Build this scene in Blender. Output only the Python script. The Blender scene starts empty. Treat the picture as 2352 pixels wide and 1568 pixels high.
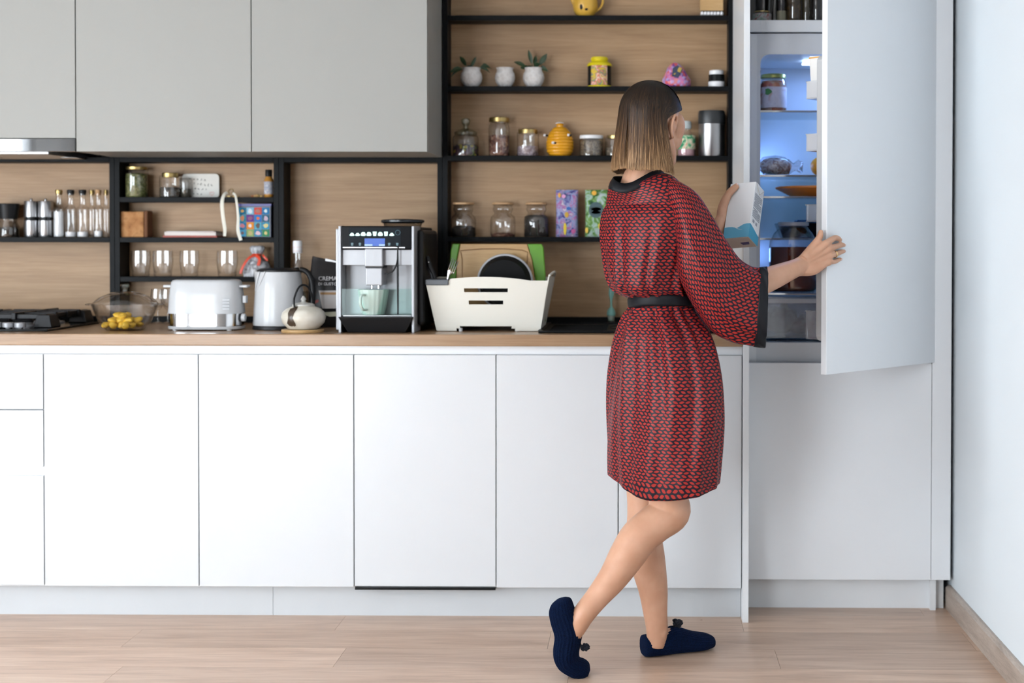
# Kitchen with a woman at an open refrigerator - Blender 4.5, Cycles.
# Metres; X right, Y away from the viewer, Z up. Y=0 is the face of the base cabinets.
import bpy, bmesh, math, random
import numpy as np
from mathutils import Vector, Matrix
random.seed(7)
sc = bpy.context.scene
COL = sc.collection

# ------------------------------------------------------------------ camera
FPX, CAM_H, CAM_D = 3250.0, 1.23413, 4.56
YAW, PITCH, ROLL, PX, PY = 0.0093613, 0.0165836, 0.0012994, 1437.72, 602.72
_f = Vector((-math.sin(YAW)*math.cos(PITCH), math.cos(YAW)*math.cos(PITCH), -math.sin(PITCH)))
_r0 = Vector((math.cos(YAW), math.sin(YAW), 0.0))
_u0 = _r0.cross(_f)
_r = _r0*math.cos(ROLL) + _u0*math.sin(ROLL)
_u = -_r0*math.sin(ROLL) + _u0*math.cos(ROLL)
CAM = Vector((0.0, -CAM_D, CAM_H))
cam_data = bpy.data.cameras.new('camera')
cam = bpy.data.objects.new('camera', cam_data)
COL.objects.link(cam)
cam.matrix_world = Matrix(((_r.x, _u.x, -_f.x, CAM.x), (_r.y, _u.y, -_f.y, CAM.y), (_r.z, _u.z, -_f.z, CAM.z), (0, 0, 0, 1)))
cam_data.sensor_width = 36.0
cam_data.lens = FPX/2352*36.0
cam_data.shift_x = -(PX-1176)/2352
cam_data.shift_y = -(784-PY)/2352
cam_data.clip_start = 0.05
cam_data.dof.use_dof = True
cam_data.dof.focus_distance = 4.12
cam_data.dof.aperture_fstop = 1.9
sc.camera = cam

# ------------------------------------------------------------------ daylight
world = bpy.data.worlds.new('world')
sc.world = world
world.use_nodes = True
_bg = world.node_tree.nodes['Background']
_bg.inputs[0].default_value = (0.855, 0.935, 1.0, 1)
_bg.inputs[1].default_value = 13.2
sc.view_settings.view_transform = 'Standard'
sc.view_settings.look = 'None'
sc.view_settings.gamma = 1.0
sc.view_settings.use_curve_mapping = False
sc.view_settings.exposure = 0.0
try:
    sc.cycles.use_denoising = True
    sc.cycles.use_adaptive_sampling = True
    sc.cycles.adaptive_threshold = 0.1
    sc.cycles.adaptive_min_samples = 14
    sc.cycles.max_bounces = 5
    sc.cycles.diffuse_bounces = 3
    sc.cycles.glossy_bounces = 3
    sc.cycles.transmission_bounces = 3
    sc.cycles.transparent_max_bounces = 12
    sc.cycles.caustics_reflective = False
    sc.cycles.caustics_refractive = False
    sc.cycles.sample_clamp_indirect = 6.0
except Exception:
    pass

# room limits and window openings (sky comes in through these; portals steer the sampling)
XL, XR, YB, YF, ZC = -4.3, 1.045, 0.64, -6.0, 2.62
WINDOWS = [  # wall, from, to, sill, head
    ('left', -5.12, -1.8, 0.05, 2.15),
    ('front', -4.0, -2.0, 0.05, 2.15)]
def portal(kind, a, b, z0, z1):
    ld = bpy.data.lights.new('window_portal', 'AREA')
    ld.shape = 'RECTANGLE'; ld.size = b-a; ld.size_y = z1-z0
    ld.cycles.is_portal = True
    o = bpy.data.objects.new('window_portal', ld); COL.objects.link(o)
    if kind == 'left':
        o.location = (XL-0.06, (a+b)/2, (z0+z1)/2); o.rotation_euler = (math.pi/2, 0, -math.pi/2)
    else:
        o.location = ((a+b)/2, YF-0.06, (z0+z1)/2); o.rotation_euler = (math.pi/2, 0, 0)
for w_ in WINDOWS: portal(*w_)

# ------------------------------------------------------------------ helpers
def at(px, py, Y):
    """point on the plane Y seen at a pixel of the 2352x1568 frame"""
    d = _f + _r*((px-PX)/FPX) + _u*((PY-py)/FPX)
    return CAM + d*((Y-CAM.y)/d.y)
def at_plane(px, py, p, n):
    d = _f + _r*((px-PX)/FPX) + _u*((PY-py)/FPX)
    return CAM + d*((p-CAM).dot(n)/d.dot(n))
def mpp(Y): return (Y+CAM_D)/FPX         # metres per pixel at depth Y

class MB:
    def __init__(s): s.v=[]; s.f=[]; s.uv={}
    def add(s, vs, fs):
        o=len(s.v); s.v += [tuple(p) for p in vs]; s.f += [tuple(i+o for i in f) for f in fs]; return s
    def box(s, x0,x1,y0,y1,z0,z1):
        vs=[(x,y,z) for z in (z0,z1) for y in (y0,y1) for x in (x0,x1)]
        return s.add(vs,[(0,2,3,1),(4,5,7,6),(0,1,5,4),(2,6,7,3),(0,4,6,2),(1,3,7,5)])
    def quadbox(s, bot, top):
        """hexahedron: 4 bottom corners then 4 top corners, both counter-clockwise from above"""
        return s.add(list(bot)+list(top),[(3,2,1,0),(4,5,6,7),(0,1,5,4),(1,2,6,5),(2,3,7,6),(3,0,4,7)])
    def lathe(s, prof, seg=28, cx=0,cy=0,cz=0, ax=1.0, ay=1.0):
        n=len(prof); vs=[]; fs=[]
        for r,z in prof:
            for k in range(seg):
                a=2*math.pi*k/seg; vs.append((cx+r*ax*math.cos(a), cy+r*ay*math.sin(a), cz+z))
        for i in range(n-1):
            for k in range(seg):
                k2=(k+1)%seg; fs.append((i*seg+k,i*seg+k2,(i+1)*seg+k2,(i+1)*seg+k))
        if prof[0][0]>1e-6: fs.append(tuple(reversed(range(seg))))
        if prof[-1][0]>1e-6: fs.append(tuple((n-1)*seg+k for k in range(seg)))
        return s.add(vs,fs)
    def open_lathe(s, prof, seg=28, cx=0,cy=0,cz=0):
        n=len(prof); vs=[]; fs=[]
        for r,z in prof:
            for k in range(seg):
                a=2*math.pi*k/seg; vs.append((cx+r*math.cos(a), cy+r*math.sin(a), cz+z))
        for i in range(n-1):
            for k in range(seg):
                k2=(k+1)%seg; fs.append((i*seg+k,i*seg+k2,(i+1)*seg+k2,(i+1)*seg+k))
        return s.add(vs,fs)
    def tube(s, pts, rad, seg=10, sub=1, ref=None, closed=False):
        """swept tube; rad: number, list of numbers or list of (a,b) with a along ref"""
        P=[Vector(p) for p in pts]
        if not isinstance(rad,(list,tuple)): rad=[rad]*len(P)
        Rr=[(r,r) if not isinstance(r,(list,tuple)) else tuple(r) for r in rad]
        if sub>1: P,Rr=catmull(P,sub,closed),[tuple(q) for q in catmull([Vector((a,b,0)) for a,b in Rr],sub,closed)]
        n=len(P); vs=[]; fs=[]; prev=None
        for i in range(n):
            if closed: t=(P[(i+1)%n]-P[i-1])
            else: t=P[min(i+1,n-1)]-P[max(i-1,0)]
            if t.length<1e-9: t=Vector((0,0,1))
            t.normalize()
            if ref is not None: nrm=Vector(ref[i*len(ref)//n]) if isinstance(ref,list) else Vector(ref)
            elif prev is None: nrm=Vector((0,0,1)) if abs(t.z)<.9 else Vector((1,0,0))
            else: nrm=prev
            nrm=nrm-t*nrm.dot(t)
            if nrm.length<1e-6: nrm=t.orthogonal()
            nrm.normalize(); prev=nrm; b=t.cross(nrm)
            for k in range(seg):
                a=2*math.pi*k/seg; vs.append(P[i]+nrm*(Rr[i][0]*math.cos(a))+b*(Rr[i][1]*math.sin(a)))
        m=n if closed else n-1
        for i in range(m):
            j=(i+1)%n
            for k in range(seg):
                k2=(k+1)%seg; fs.append((i*seg+k,i*seg+k2,j*seg+k2,j*seg+k))
        if not closed:
            fs.append(tuple(reversed(range(seg)))); fs.append(tuple((n-1)*seg+k for k in range(seg)))
        return s.add(vs,fs)
    def ball(s, c, r, seg=16, rings=10, M=None):
        if not isinstance(r,(list,tuple)): r=(r,r,r)
        vs=[];fs=[]
        for i in range(rings+1):
            th=math.pi*i/rings
            for k in range(seg):
                a=2*math.pi*k/seg
                p=Vector((r[0]*math.sin(th)*math.cos(a), r[1]*math.sin(th)*math.sin(a), r[2]*math.cos(th)))
                if M is not None: p=M@p
                vs.append(Vector(c)+p)
        for i in range(rings):
            for k in range(seg):
                k2=(k+1)%seg; fs.append((i*seg+k,(i+1)*seg+k,(i+1)*seg+k2,i*seg+k2))
        return s.add(vs,fs)
    def prism(s, poly, axis, a, b):
        """extrude a 2-D polygon: axis 'y' -> poly is (x,z); 'x' -> (y,z); 'z' -> (x,y)"""
        def P(q,c): return (q[0],c,q[1]) if axis=='y' else ((c,q[0],q[1]) if axis=='x' else (q[0],q[1],c))
        n=len(poly); vs=[P(q,a) for q in poly]+[P(q,b) for q in poly]
        fs=[tuple(range(n)),tuple(reversed(range(n,2*n)))]+[(i,i+n,(i+1)%n+n,(i+1)%n) for i in range(n)]
        return s.add(vs,fs)
    def rings(s, rg, close_ends=True, wrap=True):
        n=len(rg); m=len(rg[0]); vs=[p for r in rg for p in r]; fs=[]
        for i in range(n-1):
            for k in range(m if wrap else m-1):
                k2=(k+1)%m; fs.append((i*m+k,i*m+k2,(i+1)*m+k2,(i+1)*m+k))
        if close_ends: fs.append(tuple(reversed(range(m)))); fs.append(tuple((n-1)*m+k for k in range(m)))
        return s.add(vs,fs)
    def mesh(s, name, smooth=0.0, fixn=True, off=None):
        me=bpy.data.meshes.new(name)
        vs=s.v if off is None else [(p[0]-off[0],p[1]-off[1],p[2]-off[2]) for p in s.v]
        me.from_pydata(vs,[],s.f); me.validate()
        if fixn:
            bm=bmesh.new(); bm.from_mesh(me); bmesh.ops.remove_doubles(bm,verts=bm.verts,dist=1e-6)
            bmesh.ops.recalc_face_normals(bm,faces=bm.faces); bm.to_mesh(me); bm.free()
        if smooth:
            me.polygons.foreach_set('use_smooth',[True]*len(me.polygons))
            me.set_sharp_from_angle(angle=math.radians(smooth))
        return me
    def build(s, name, mat, parent=None, smooth=0.0, bevel=0.0, off=None, fixn=True, seg=2):
        me=s.mesh(name,smooth,fixn,off)
        return link(name,me,mat,parent,bevel,seg)
def link(name, me, mat, parent=None, bevel=0.0, seg=2):
    o=bpy.data.objects.new(name,me); COL.objects.link(o)
    if mat is not None:
        me.materials.clear(); me.materials.append(mat)
    if parent is not None: o.parent=parent
    if bevel:
        b=o.modifiers.new('bevel','BEVEL'); b.width=bevel; b.segments=seg; b.limit_method='ANGLE'; b.angle_limit=math.radians(40)
    return o
def catmull(P, sub, closed=False):
    n=len(P); out=[]
    rng=range(n) if closed else range(n-1)
    for i in rng:
        if closed: p0,p1,p2,p3=P[i-1],P[i],P[(i+1)%n],P[(i+2)%n]
        else: p0,p1,p2,p3=P[max(i-1,0)],P[i],P[i+1],P[min(i+2,n-1)]
        for k in range(sub):
            t=k/sub; t2=t*t; t3=t2*t
            out.append(0.5*((2*p1)+(p2-p0)*t+(2*p0-5*p1+4*p2-p3)*t2+(3*p1-p0-3*p2+p3)*t3))
    if not closed: out.append(P[-1].copy() if hasattr(P[-1],'copy') else P[-1])
    return out
def tag(o, label=None, cat=None, group=None, kind=None):
    if label: o['label']=label
    if cat: o['category']=cat
    if group: o['group']=group
    if kind: o['kind']=kind
    return o
def thing(name, label, cat, loc=(0,0,0), rz=0.0, group=None):
    o=bpy.data.objects.new(name,None); COL.objects.link(o)
    o.empty_display_size=0.05; o.location=loc; o.rotation_euler=(0,0,rz)
    return tag(o,label,cat,group)
def rrect(w,h,r,n=4,cx=0,cy=0):
    pts=[]
    for (sx,sy,a0) in ((1,1,0),(-1,1,90),(-1,-1,180),(1,-1,270)):
        for k in range(n+1):
            a=math.radians(a0+90*k/n); pts.append((cx+sx*(w/2-r)+r*math.cos(a), cy+sy*(h/2-r)+r*math.sin(a)))
    return pts
def text_part(name, body, size, mat, parent, loc, rot=(math.pi/2,0,0), extrude=0.0004, align='CENTER'):
    cu=bpy.data.curves.new(name,'FONT'); cu.body=body; cu.size=size; cu.extrude=extrude; cu.align_x=align; cu.resolution_u=2
    to=bpy.data.objects.new('tmp_text',cu); COL.objects.link(to); dg=bpy.context.evaluated_depsgraph_get()
    me=bpy.data.meshes.new_from_object(to.evaluated_get(dg)); bpy.data.objects.remove(to)
    o=link(name,me,mat,parent)
    o.parent=parent; o.location=loc; o.rotation_euler=rot
    return o

# ------------------------------------------------------------------ materials
def new_mat(name):
    m=bpy.data.materials.new(name); m.use_nodes=True
    nt=m.node_tree; return m,nt,nt.nodes['Principled BSDF']
def pset(b,**k):
    for n,v in k.items():
        n={'rough':'Roughness','metal':'Metallic','spec':'Specular IOR Level','coat':'Coat Weight','sheen':'Sheen Weight','sss':'Subsurface Weight','trans':'Transmission Weight','alpha':'Alpha','ior':'IOR','aniso':'Anisotropic'}[n]
        b.inputs[n].default_value=v
def col4(c): return (c[0],c[1],c[2],1)
def node(nt,t,**k):
    n=nt.nodes.new(t)
    for a,v in k.items(): setattr(n,a,v)
    return n
def mk(name, c, rough=0.5, metal=0.0, var=0.04, scale=8.0, bump=0.0, **kw):
    """plain painted/moulded surface: base colour with faint procedural variation"""
    m,nt,b=new_mat(name); pset(b,rough=rough,metal=metal,**kw)
    tc=node(nt,'ShaderNodeTexCoord'); nz=node(nt,'ShaderNodeTexNoise'); nz.inputs['Scale'].default_value=scale; nz.inputs['Detail'].default_value=1
    nt.links.new(tc.outputs['Object'],nz.inputs['Vector'])
    rp=node(nt,'ShaderNodeValToRGB')
    rp.color_ramp.elements[0].position=.3; rp.color_ramp.elements[1].position=.7
    rp.color_ramp.elements[0].color=col4([max(0,x*(1-var)) for x in c]); rp.color_ramp.elements[1].color=col4([min(1,x*(1+var)) for x in c])
    nt.links.new(nz.outputs['Fac'],rp.inputs['Fac']); nt.links.new(rp.outputs['Color'],b.inputs['Base Color'])
    if bump:
        bp=node(nt,'ShaderNodeBump'); bp.inputs['Strength'].default_value=bump; bp.inputs['Distance'].default_value=.002
        nt.links.new(nz.outputs['Fac'],bp.inputs['Height']); nt.links.new(bp.outputs['Normal'],b.inputs['Normal'])
    return m
def speckle(name, cols, scale=40.0, rough=0.5, voronoi=True, bump=0.0, stretch=(1,1,1), metal=0.0):
    m,nt,b=new_mat(name); pset(b,rough=rough,metal=metal)
    tc=node(nt,'ShaderNodeTexCoord'); mp=node(nt,'ShaderNodeMapping'); mp.inputs['Scale'].default_value=stretch
    nt.links.new(tc.outputs['Object'],mp.inputs['Vector'])
    if voronoi:
        t=node(nt,'ShaderNodeTexVoronoi'); t.inputs['Scale'].default_value=scale; sep=node(nt,'ShaderNodeSeparateColor')
        nt.links.new(mp.outputs['Vector'],t.inputs['Vector']); nt.links.new(t.outputs['Color'],sep.inputs['Color']); fac=sep.outputs[0]
    else:
        t=node(nt,'ShaderNodeTexNoise'); t.inputs['Scale'].default_value=scale; t.inputs['Detail'].default_value=4
        nt.links.new(mp.outputs['Vector'],t.inputs['Vector'])
        mr=node(nt,'ShaderNodeMapRange'); mr.inputs['From Min'].default_value=.3; mr.inputs['From Max'].default_value=.7
        nt.links.new(t.outputs['Fac'],mr.inputs['Value']); fac=mr.outputs['Result']
    rp=node(nt,'ShaderNodeValToRGB'); cr=rp.color_ramp; cr.interpolation='CONSTANT' if voronoi else 'LINEAR'
    n=len(cols)
    while len(cr.elements)<n: cr.elements.new(.5)
    for i,c in enumerate(cols): cr.elements[i].position=i/n if voronoi else i/(n-1); cr.elements[i].color=col4(c)
    nt.links.new(fac,rp.inputs['Fac']); nt.links.new(rp.outputs['Color'],b.inputs['Base Color'])
    if bump:
        bp=node(nt,'ShaderNodeBump'); bp.inputs['Strength'].default_value=bump; bp.inputs['Distance'].default_value=.003
        nt.links.new(fac,bp.inputs['Height']); nt.links.new(bp.outputs['Normal'],b.inputs['Normal'])
    return m
def wood(name, dark, mid, light, rough=0.45, grain=(1.2,14,14), scale=2.2, per_obj=False, world_space=False, spec=.5):
    m,nt,b=new_mat(name); pset(b,rough=rough,spec=spec)
    if world_space:
        g=node(nt,'ShaderNodeNewGeometry'); src=g.outputs['Position']
    else:
        tc=node(nt,'ShaderNodeTexCoord'); src=tc.outputs['Object']
    if per_obj:
        oi=node(nt,'ShaderNodeObjectInfo'); ml=node(nt,'ShaderNodeVectorMath',operation='SCALE'); ml.inputs[0].default_value=(37,11,5)
        nt.links.new(oi.outputs['Random'],ml.inputs['Scale']); ad=node(nt,'ShaderNodeVectorMath',operation='ADD')
        nt.links.new(src,ad.inputs[0]); nt.links.new(ml.outputs[0],ad.inputs[1]); src=ad.outputs[0]
    mp=node(nt,'ShaderNodeMapping'); mp.inputs['Scale'].default_value=grain; nt.links.new(src,mp.inputs['Vector'])
    n1=node(nt,'ShaderNodeTexNoise'); n1.inputs['Scale'].default_value=scale; n1.inputs['Detail'].default_value=5; n1.inputs['Roughness'].default_value=.62; n1.inputs['Distortion'].default_value=.6
    nt.links.new(mp.outputs['Vector'],n1.inputs['Vector'])
    mp2=node(nt,'ShaderNodeMapping'); mp2.inputs['Scale'].default_value=(grain[0]*1.6,grain[1]*6,grain[2]*6); nt.links.new(src,mp2.inputs['Vector'])
    n2=node(nt,'ShaderNodeTexNoise'); n2.inputs['Scale'].default_value=scale*2; n2.inputs['Detail'].default_value=3
    nt.links.new(mp2.outputs['Vector'],n2.inputs['Vector'])
    mx=node(nt,'ShaderNodeMix'); mx.inputs['Factor'].default_value=.35
    nt.links.new(n1.outputs['Fac'],mx.inputs['A']); nt.links.new(n2.outputs['Fac'],mx.inputs['B'])
    rp=node(nt,'ShaderNodeValToRGB'); cr=rp.color_ramp; cr.elements.new(.5)
    for e,p,c in zip(cr.elements,(.33,.5,.66),(dark,mid,light)): e.position=p; e.color=col4(c)
    nt.links.new(mx.outputs['Result'],rp.inputs['Fac']); out=rp.outputs['Color']
    if per_obj:
        hs=node(nt,'ShaderNodeHueSaturation'); mr=node(nt,'ShaderNodeMapRange'); mr.inputs['To Min'].default_value=.9; mr.inputs['To Max'].default_value=1.08
        nt.links.new(oi.outputs['Random'],mr.inputs['Value']); nt.links.new(mr.outputs['Result'],hs.inputs['Value']); nt.links.new(out,hs.inputs['Color']); out=hs.outputs['Color']
    nt.links.new(out,b.inputs['Base Color'])
    return m
def glass(name, tint=(1,1,1), rough=0.02, body=0.0, bodycol=(1,1,1), ior=1.85, edge=.38):
    """thin-walled glass: clear film with fresnel reflection, optional milky body"""
    m=bpy.data.materials.new(name); m.use_nodes=True; nt=m.node_tree; nt.nodes.clear()
    out=node(nt,'ShaderNodeOutputMaterial'); tr=node(nt,'ShaderNodeBsdfTransparent'); gl=node(nt,'ShaderNodeBsdfGlossy'); fr=node(nt,'ShaderNodeFresnel'); mx=node(nt,'ShaderNodeMixShader')
    lw=node(nt,'ShaderNodeLayerWeight'); lw.inputs['Blend'].default_value=.5; pw=node(nt,'ShaderNodeMath',operation='POWER'); pw.inputs[1].default_value=3.0; nt.links.new(lw.outputs['Facing'],pw.inputs[0])
    tm=node(nt,'ShaderNodeMix',data_type='RGBA'); tm.inputs['A'].default_value=col4(tint); tm.inputs['B'].default_value=col4([x*edge for x in tint]); nt.links.new(pw.outputs[0],tm.inputs['Factor']); nt.links.new(tm.outputs['Result'],tr.inputs[0])
    gl.inputs[0].default_value=(1,1,1,1); gl.inputs['Roughness'].default_value=rough; 
    geo=node(nt,'ShaderNodeNewGeometry'); mr=node(nt,'ShaderNodeMapRange'); mr.inputs['To Min'].default_value=ior; mr.inputs['To Max'].default_value=1/ior
    nt.links.new(geo.outputs['Backfacing'],mr.inputs['Value']); nt.links.new(mr.outputs['Result'],fr.inputs['IOR'])
    a=tr.outputs[0]
    if body>0:
        df=node(nt,'ShaderNodeBsdfDiffuse'); df.inputs[0].default_value=col4(bodycol); m2=node(nt,'ShaderNodeMixShader'); m2.inputs[0].default_value=body
        nt.links.new(tr.outputs[0],m2.inputs[1]); nt.links.new(df.outputs[0],m2.inputs[2]); a=m2.outputs[0]
    nt.links.new(fr.outputs[0],mx.inputs[0]); nt.links.new(a,mx.inputs[1]); nt.links.new(gl.outputs[0],mx.inputs[2]); nt.links.new(mx.outputs[0],out.inputs[0])
    return m
def emit(name, c, s):
    m,nt,b=new_mat(name); b.inputs['Base Color'].default_value=(0.01,0.01,0.01,1); b.inputs['Emission Color'].default_value=col4(c); b.inputs['Emission Strength'].default_value=s; pset(b,rough=.3)
    return m
def uv_print(name, cols, scale, rough=.5, seed=0.0, spec=.2):
    """mottled printed film: several colours in soft blotches"""
    m,nt,b=new_mat(name); pset(b,rough=rough,spec=spec)
    tc=node(nt,'ShaderNodeTexCoord'); mp=node(nt,'ShaderNodeMapping'); mp.inputs['Location'].default_value=(seed,seed*1.7,seed*.3); nt.links.new(tc.outputs['Object'],mp.inputs['Vector'])
    nz=node(nt,'ShaderNodeTexNoise'); nz.inputs['Scale'].default_value=scale; nz.inputs['Detail'].default_value=2; nz.inputs['Distortion'].default_value=1.2
    nt.links.new(mp.outputs['Vector'],nz.inputs['Vector'])
    rp=node(nt,'ShaderNodeValToRGB'); cr=rp.color_ramp
    while len(cr.elements)<len(cols): cr.elements.new(.5)
    for i,c in enumerate(cols): cr.elements[i].position=.3+.4*i/(len(cols)-1); cr.elements[i].color=col4(c)
    nt.links.new(nz.outputs['Fac'],rp.inputs['Fac']); nt.links.new(rp.outputs['Color'],b.inputs['Base Color'])
    return m

M={}
M['far_wall']=mk('far_wall_paint',(.34,.33,.32),.6,var=.01,scale=3)
M['wall']=mk('wall_paint',(.75,.80,.835),.55,var=.01,scale=3)
M['ceiling']=mk('ceiling_paint',(.85,.86,.87),.7,var=.01)
M['white_door']=mk('white_lacquer',(.65,.665,.685),.22,var=.006,scale=2)
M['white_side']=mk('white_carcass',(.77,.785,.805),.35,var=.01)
M['plinth']=mk('plinth_shaded_white',(.55,.57,.59),.4,var=.01)  # recess shade below the doors is put into this darker white
M['column_white']=mk('column_lacquer',(.82,.835,.86),.24,var=.006,scale=2)
M['greige']=mk('greige_matt',(.305,.302,.283),.55,var=.008,scale=2)
M['black']=mk('black_frame',(.005,.0056,.0065),.45,var=.1,spec=.10)
M['oak']=wood('oak_panel',(.275,.158,.076),(.35,.212,.108),(.42,.268,.146),.5,grain=(1.0,9,9),scale=2.0,world_space=True)
M['worktop']=wood('oak_worktop',(.25,.145,.076),(.315,.192,.107),(.37,.237,.138),.28,grain=(1.0,9,9),scale=2.4,world_space=True)
M['floor']=wood('laminate',(.43,.275,.185),(.575,.39,.277),(.68,.495,.37),.32,grain=(1.0,10,10),scale=2.2,per_obj=True,world_space=True)
M['base_wood']=wood('baseboard_wood',(.30,.235,.19),(.41,.335,.28),(.50,.42,.36),.45,grain=(8,1.2,14),scale=2.5,world_space=True)
M['steel']=mk('brushed_steel',(.40,.40,.41),.28,1.0,var=.05,scale=20)
M['chrome']=mk('chrome',(.60,.60,.61),.10,1.0,var=.02)
M['silver']=mk('silver_plastic',(.36,.365,.385),.36,.3,var=.02)
M['blackgloss']=mk('black_gloss',(.008,.009,.010),.10,var=.1,spec=.22)
M['blackplastic']=mk('black_plastic',(.010,.010,.011),.38,var=.1,spec=.25)
M['castiron']=mk('cast_iron',(.010,.010,.012),.42,var=.15,scale=60,bump=.1,spec=.25)
M['white_plastic']=mk('white_plastic',(.52,.53,.545),.22,var=.01)
M['cream_plastic']=mk('cream_plastic',(.74,.72,.65),.4,var=.015)
M['grey_plastic']=mk('grey_plastic',(.10,.11,.125),.45,var=.04)
M['hood_glass']=mk('hood_glass',(.006,.008,.011),.03,spec=1.0,ior=1.9)
M['glass']=glass('clear_glass')
M['glass_thin']=glass('thin_glass',ior=1.75,edge=.6)
M['glass_tint']=glass('tinted_glass',(.86,.93,.9))
M['splash']=glass('splash_glass',(.90,.97,.95),.03,ior=1.22)
M['glass_dark']=glass('smoky_glass',(.62,.60,.58))
M['frost']=glass('frosted_plastic',(.92,.93,.96),.25,.55,(.92,.93,.95))
M['gold']=mk('gold_lid',(.50,.37,.15),.34,1.0,var=.06)
M['cork']=wood('cork_lid',(.36,.2,.09),(.5,.29,.14),(.6,.38,.2),.6)
M['bamboo']=wood('bamboo',(.42,.25,.10),(.50,.31,.13),(.56,.36,.17),.4,grain=(1,5,5),scale=5)
M['white_lid']=mk('white_lid',(.80,.80,.82),.3)
M['skin']=None

# ================================================================== the room
def structure(name, mb, mat, parent=None, label=None, cat=None, **k):
    o=mb.build(name,mat,parent,**k)
    if parent is None: o['kind']='structure'; o['label']=label; o['category']=cat
    return o
fl=structure('floor',MB().box(XL-.1,XR+.1,YF-.1,YB+.1,-.09,-.012),M['grey_plastic'],None,'pale beige wood laminate floor of long planks','floor')
PW,PL=0.192,1.29
row=0; y=YB
while y>YF:
    y0=max(y-PW,YF); x=XL-((row*0.47)%1.0)*PL
    while x<XR:
        a=max(x,XL); b=min(x+PL,XR)
        if b-a>.02:
            g=.0004
            pm=MB().box(a+g-(a+b)/2,b-g-(a+b)/2,-(y-y0)/2+g,(y-y0)/2-g,-.012,0).build('plank',M['floor'],fl,bevel=0)
            pm.location=((a+b)/2,(y+y0)/2,0)
        x+=PL
    y-=PW; row+=1
structure('ceiling',MB().box(XL-.1,XR+.1,YF-.1,YB+.1,ZC,ZC+.1),M['ceiling'],None,'plain white ceiling above the kitchen','ceiling')
structure('wall_back',MB().box(XL-.1,XR+.1,YB,YB+.1,0,ZC),M['wall'],None,'white wall behind the kitchen units','wall')
structure('wall_right',MB().box(XR,XR+.1,YF,YB,0,ZC),M['wall'],None,'bluish white side wall beside the refrigerator','wall')
def holed(kind,fixed0,fixed1,lo,hi,label):
    mb=MB(); ws=[w for w in WINDOWS if w[0]==kind]; cuts=sorted(ws,key=lambda w:w[1]); p=lo
    def bx(a,b,z0,z1):
        if kind=='left': mb.box(fixed0,fixed1,a,b,z0,z1)
        else: mb.box(a,b,fixed0,fixed1,z0,z1)
    for (_,a,b,z0,z1) in cuts:
        bx(p,a,0,ZC); bx(a,b,0,z0); bx(a,b,z1,ZC); p=b
    bx(p,hi,0,ZC)
    return structure('wall_'+kind,mb,M['far_wall'],None,label,'wall')
holed('left',XL-.1,XL,YF,YB,'grey wall with a wide window on the left')
holed('front',YF-.1,YF,XL,XR,'grey wall with a window opposite the kitchen')
for i,(kind,a,b,z0,z1) in enumerate(WINDOWS):
    r=tag(bpy.data.objects.new('window_%d'%(i+1),None),['wide white framed open window in the left wall','tall white framed open window opposite the hob'][i],'window',kind='structure')
    COL.objects.link(r)
    t=.05; n=3 if b-a>2 else 2
    def bar(u0,u1,w0,w1,nm='window_frame'):
        if kind=='left': MB().box(XL-.08,XL-.02,u0,u1,w0,w1).build(nm,M['white_plastic'],r,bevel=.004)
        else: MB().box(u0,u1,YF-.08,YF-.02,w0,w1).build(nm,M['white_plastic'],r,bevel=.004)
    bar(a,b,z0,z0+t); bar(a,b,z1-t,z1); bar(a,a+t,z0+t,z1-t); bar(b-t,b,z0+t,z1-t)
    for k in range(1,n): c=a+(b-a)*k/n; bar(c-t/2,c+t/2,z0+t,z1-t,'mullion')
structure('baseboard_right',MB().prism([(XR-.018,0),(XR,0),(XR,.078),(XR-.008,.078),(XR-.018,.070)],'y',YF,.17),M['base_wood'],None,'greyish wood baseboard along the right wall','baseboard')

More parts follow.
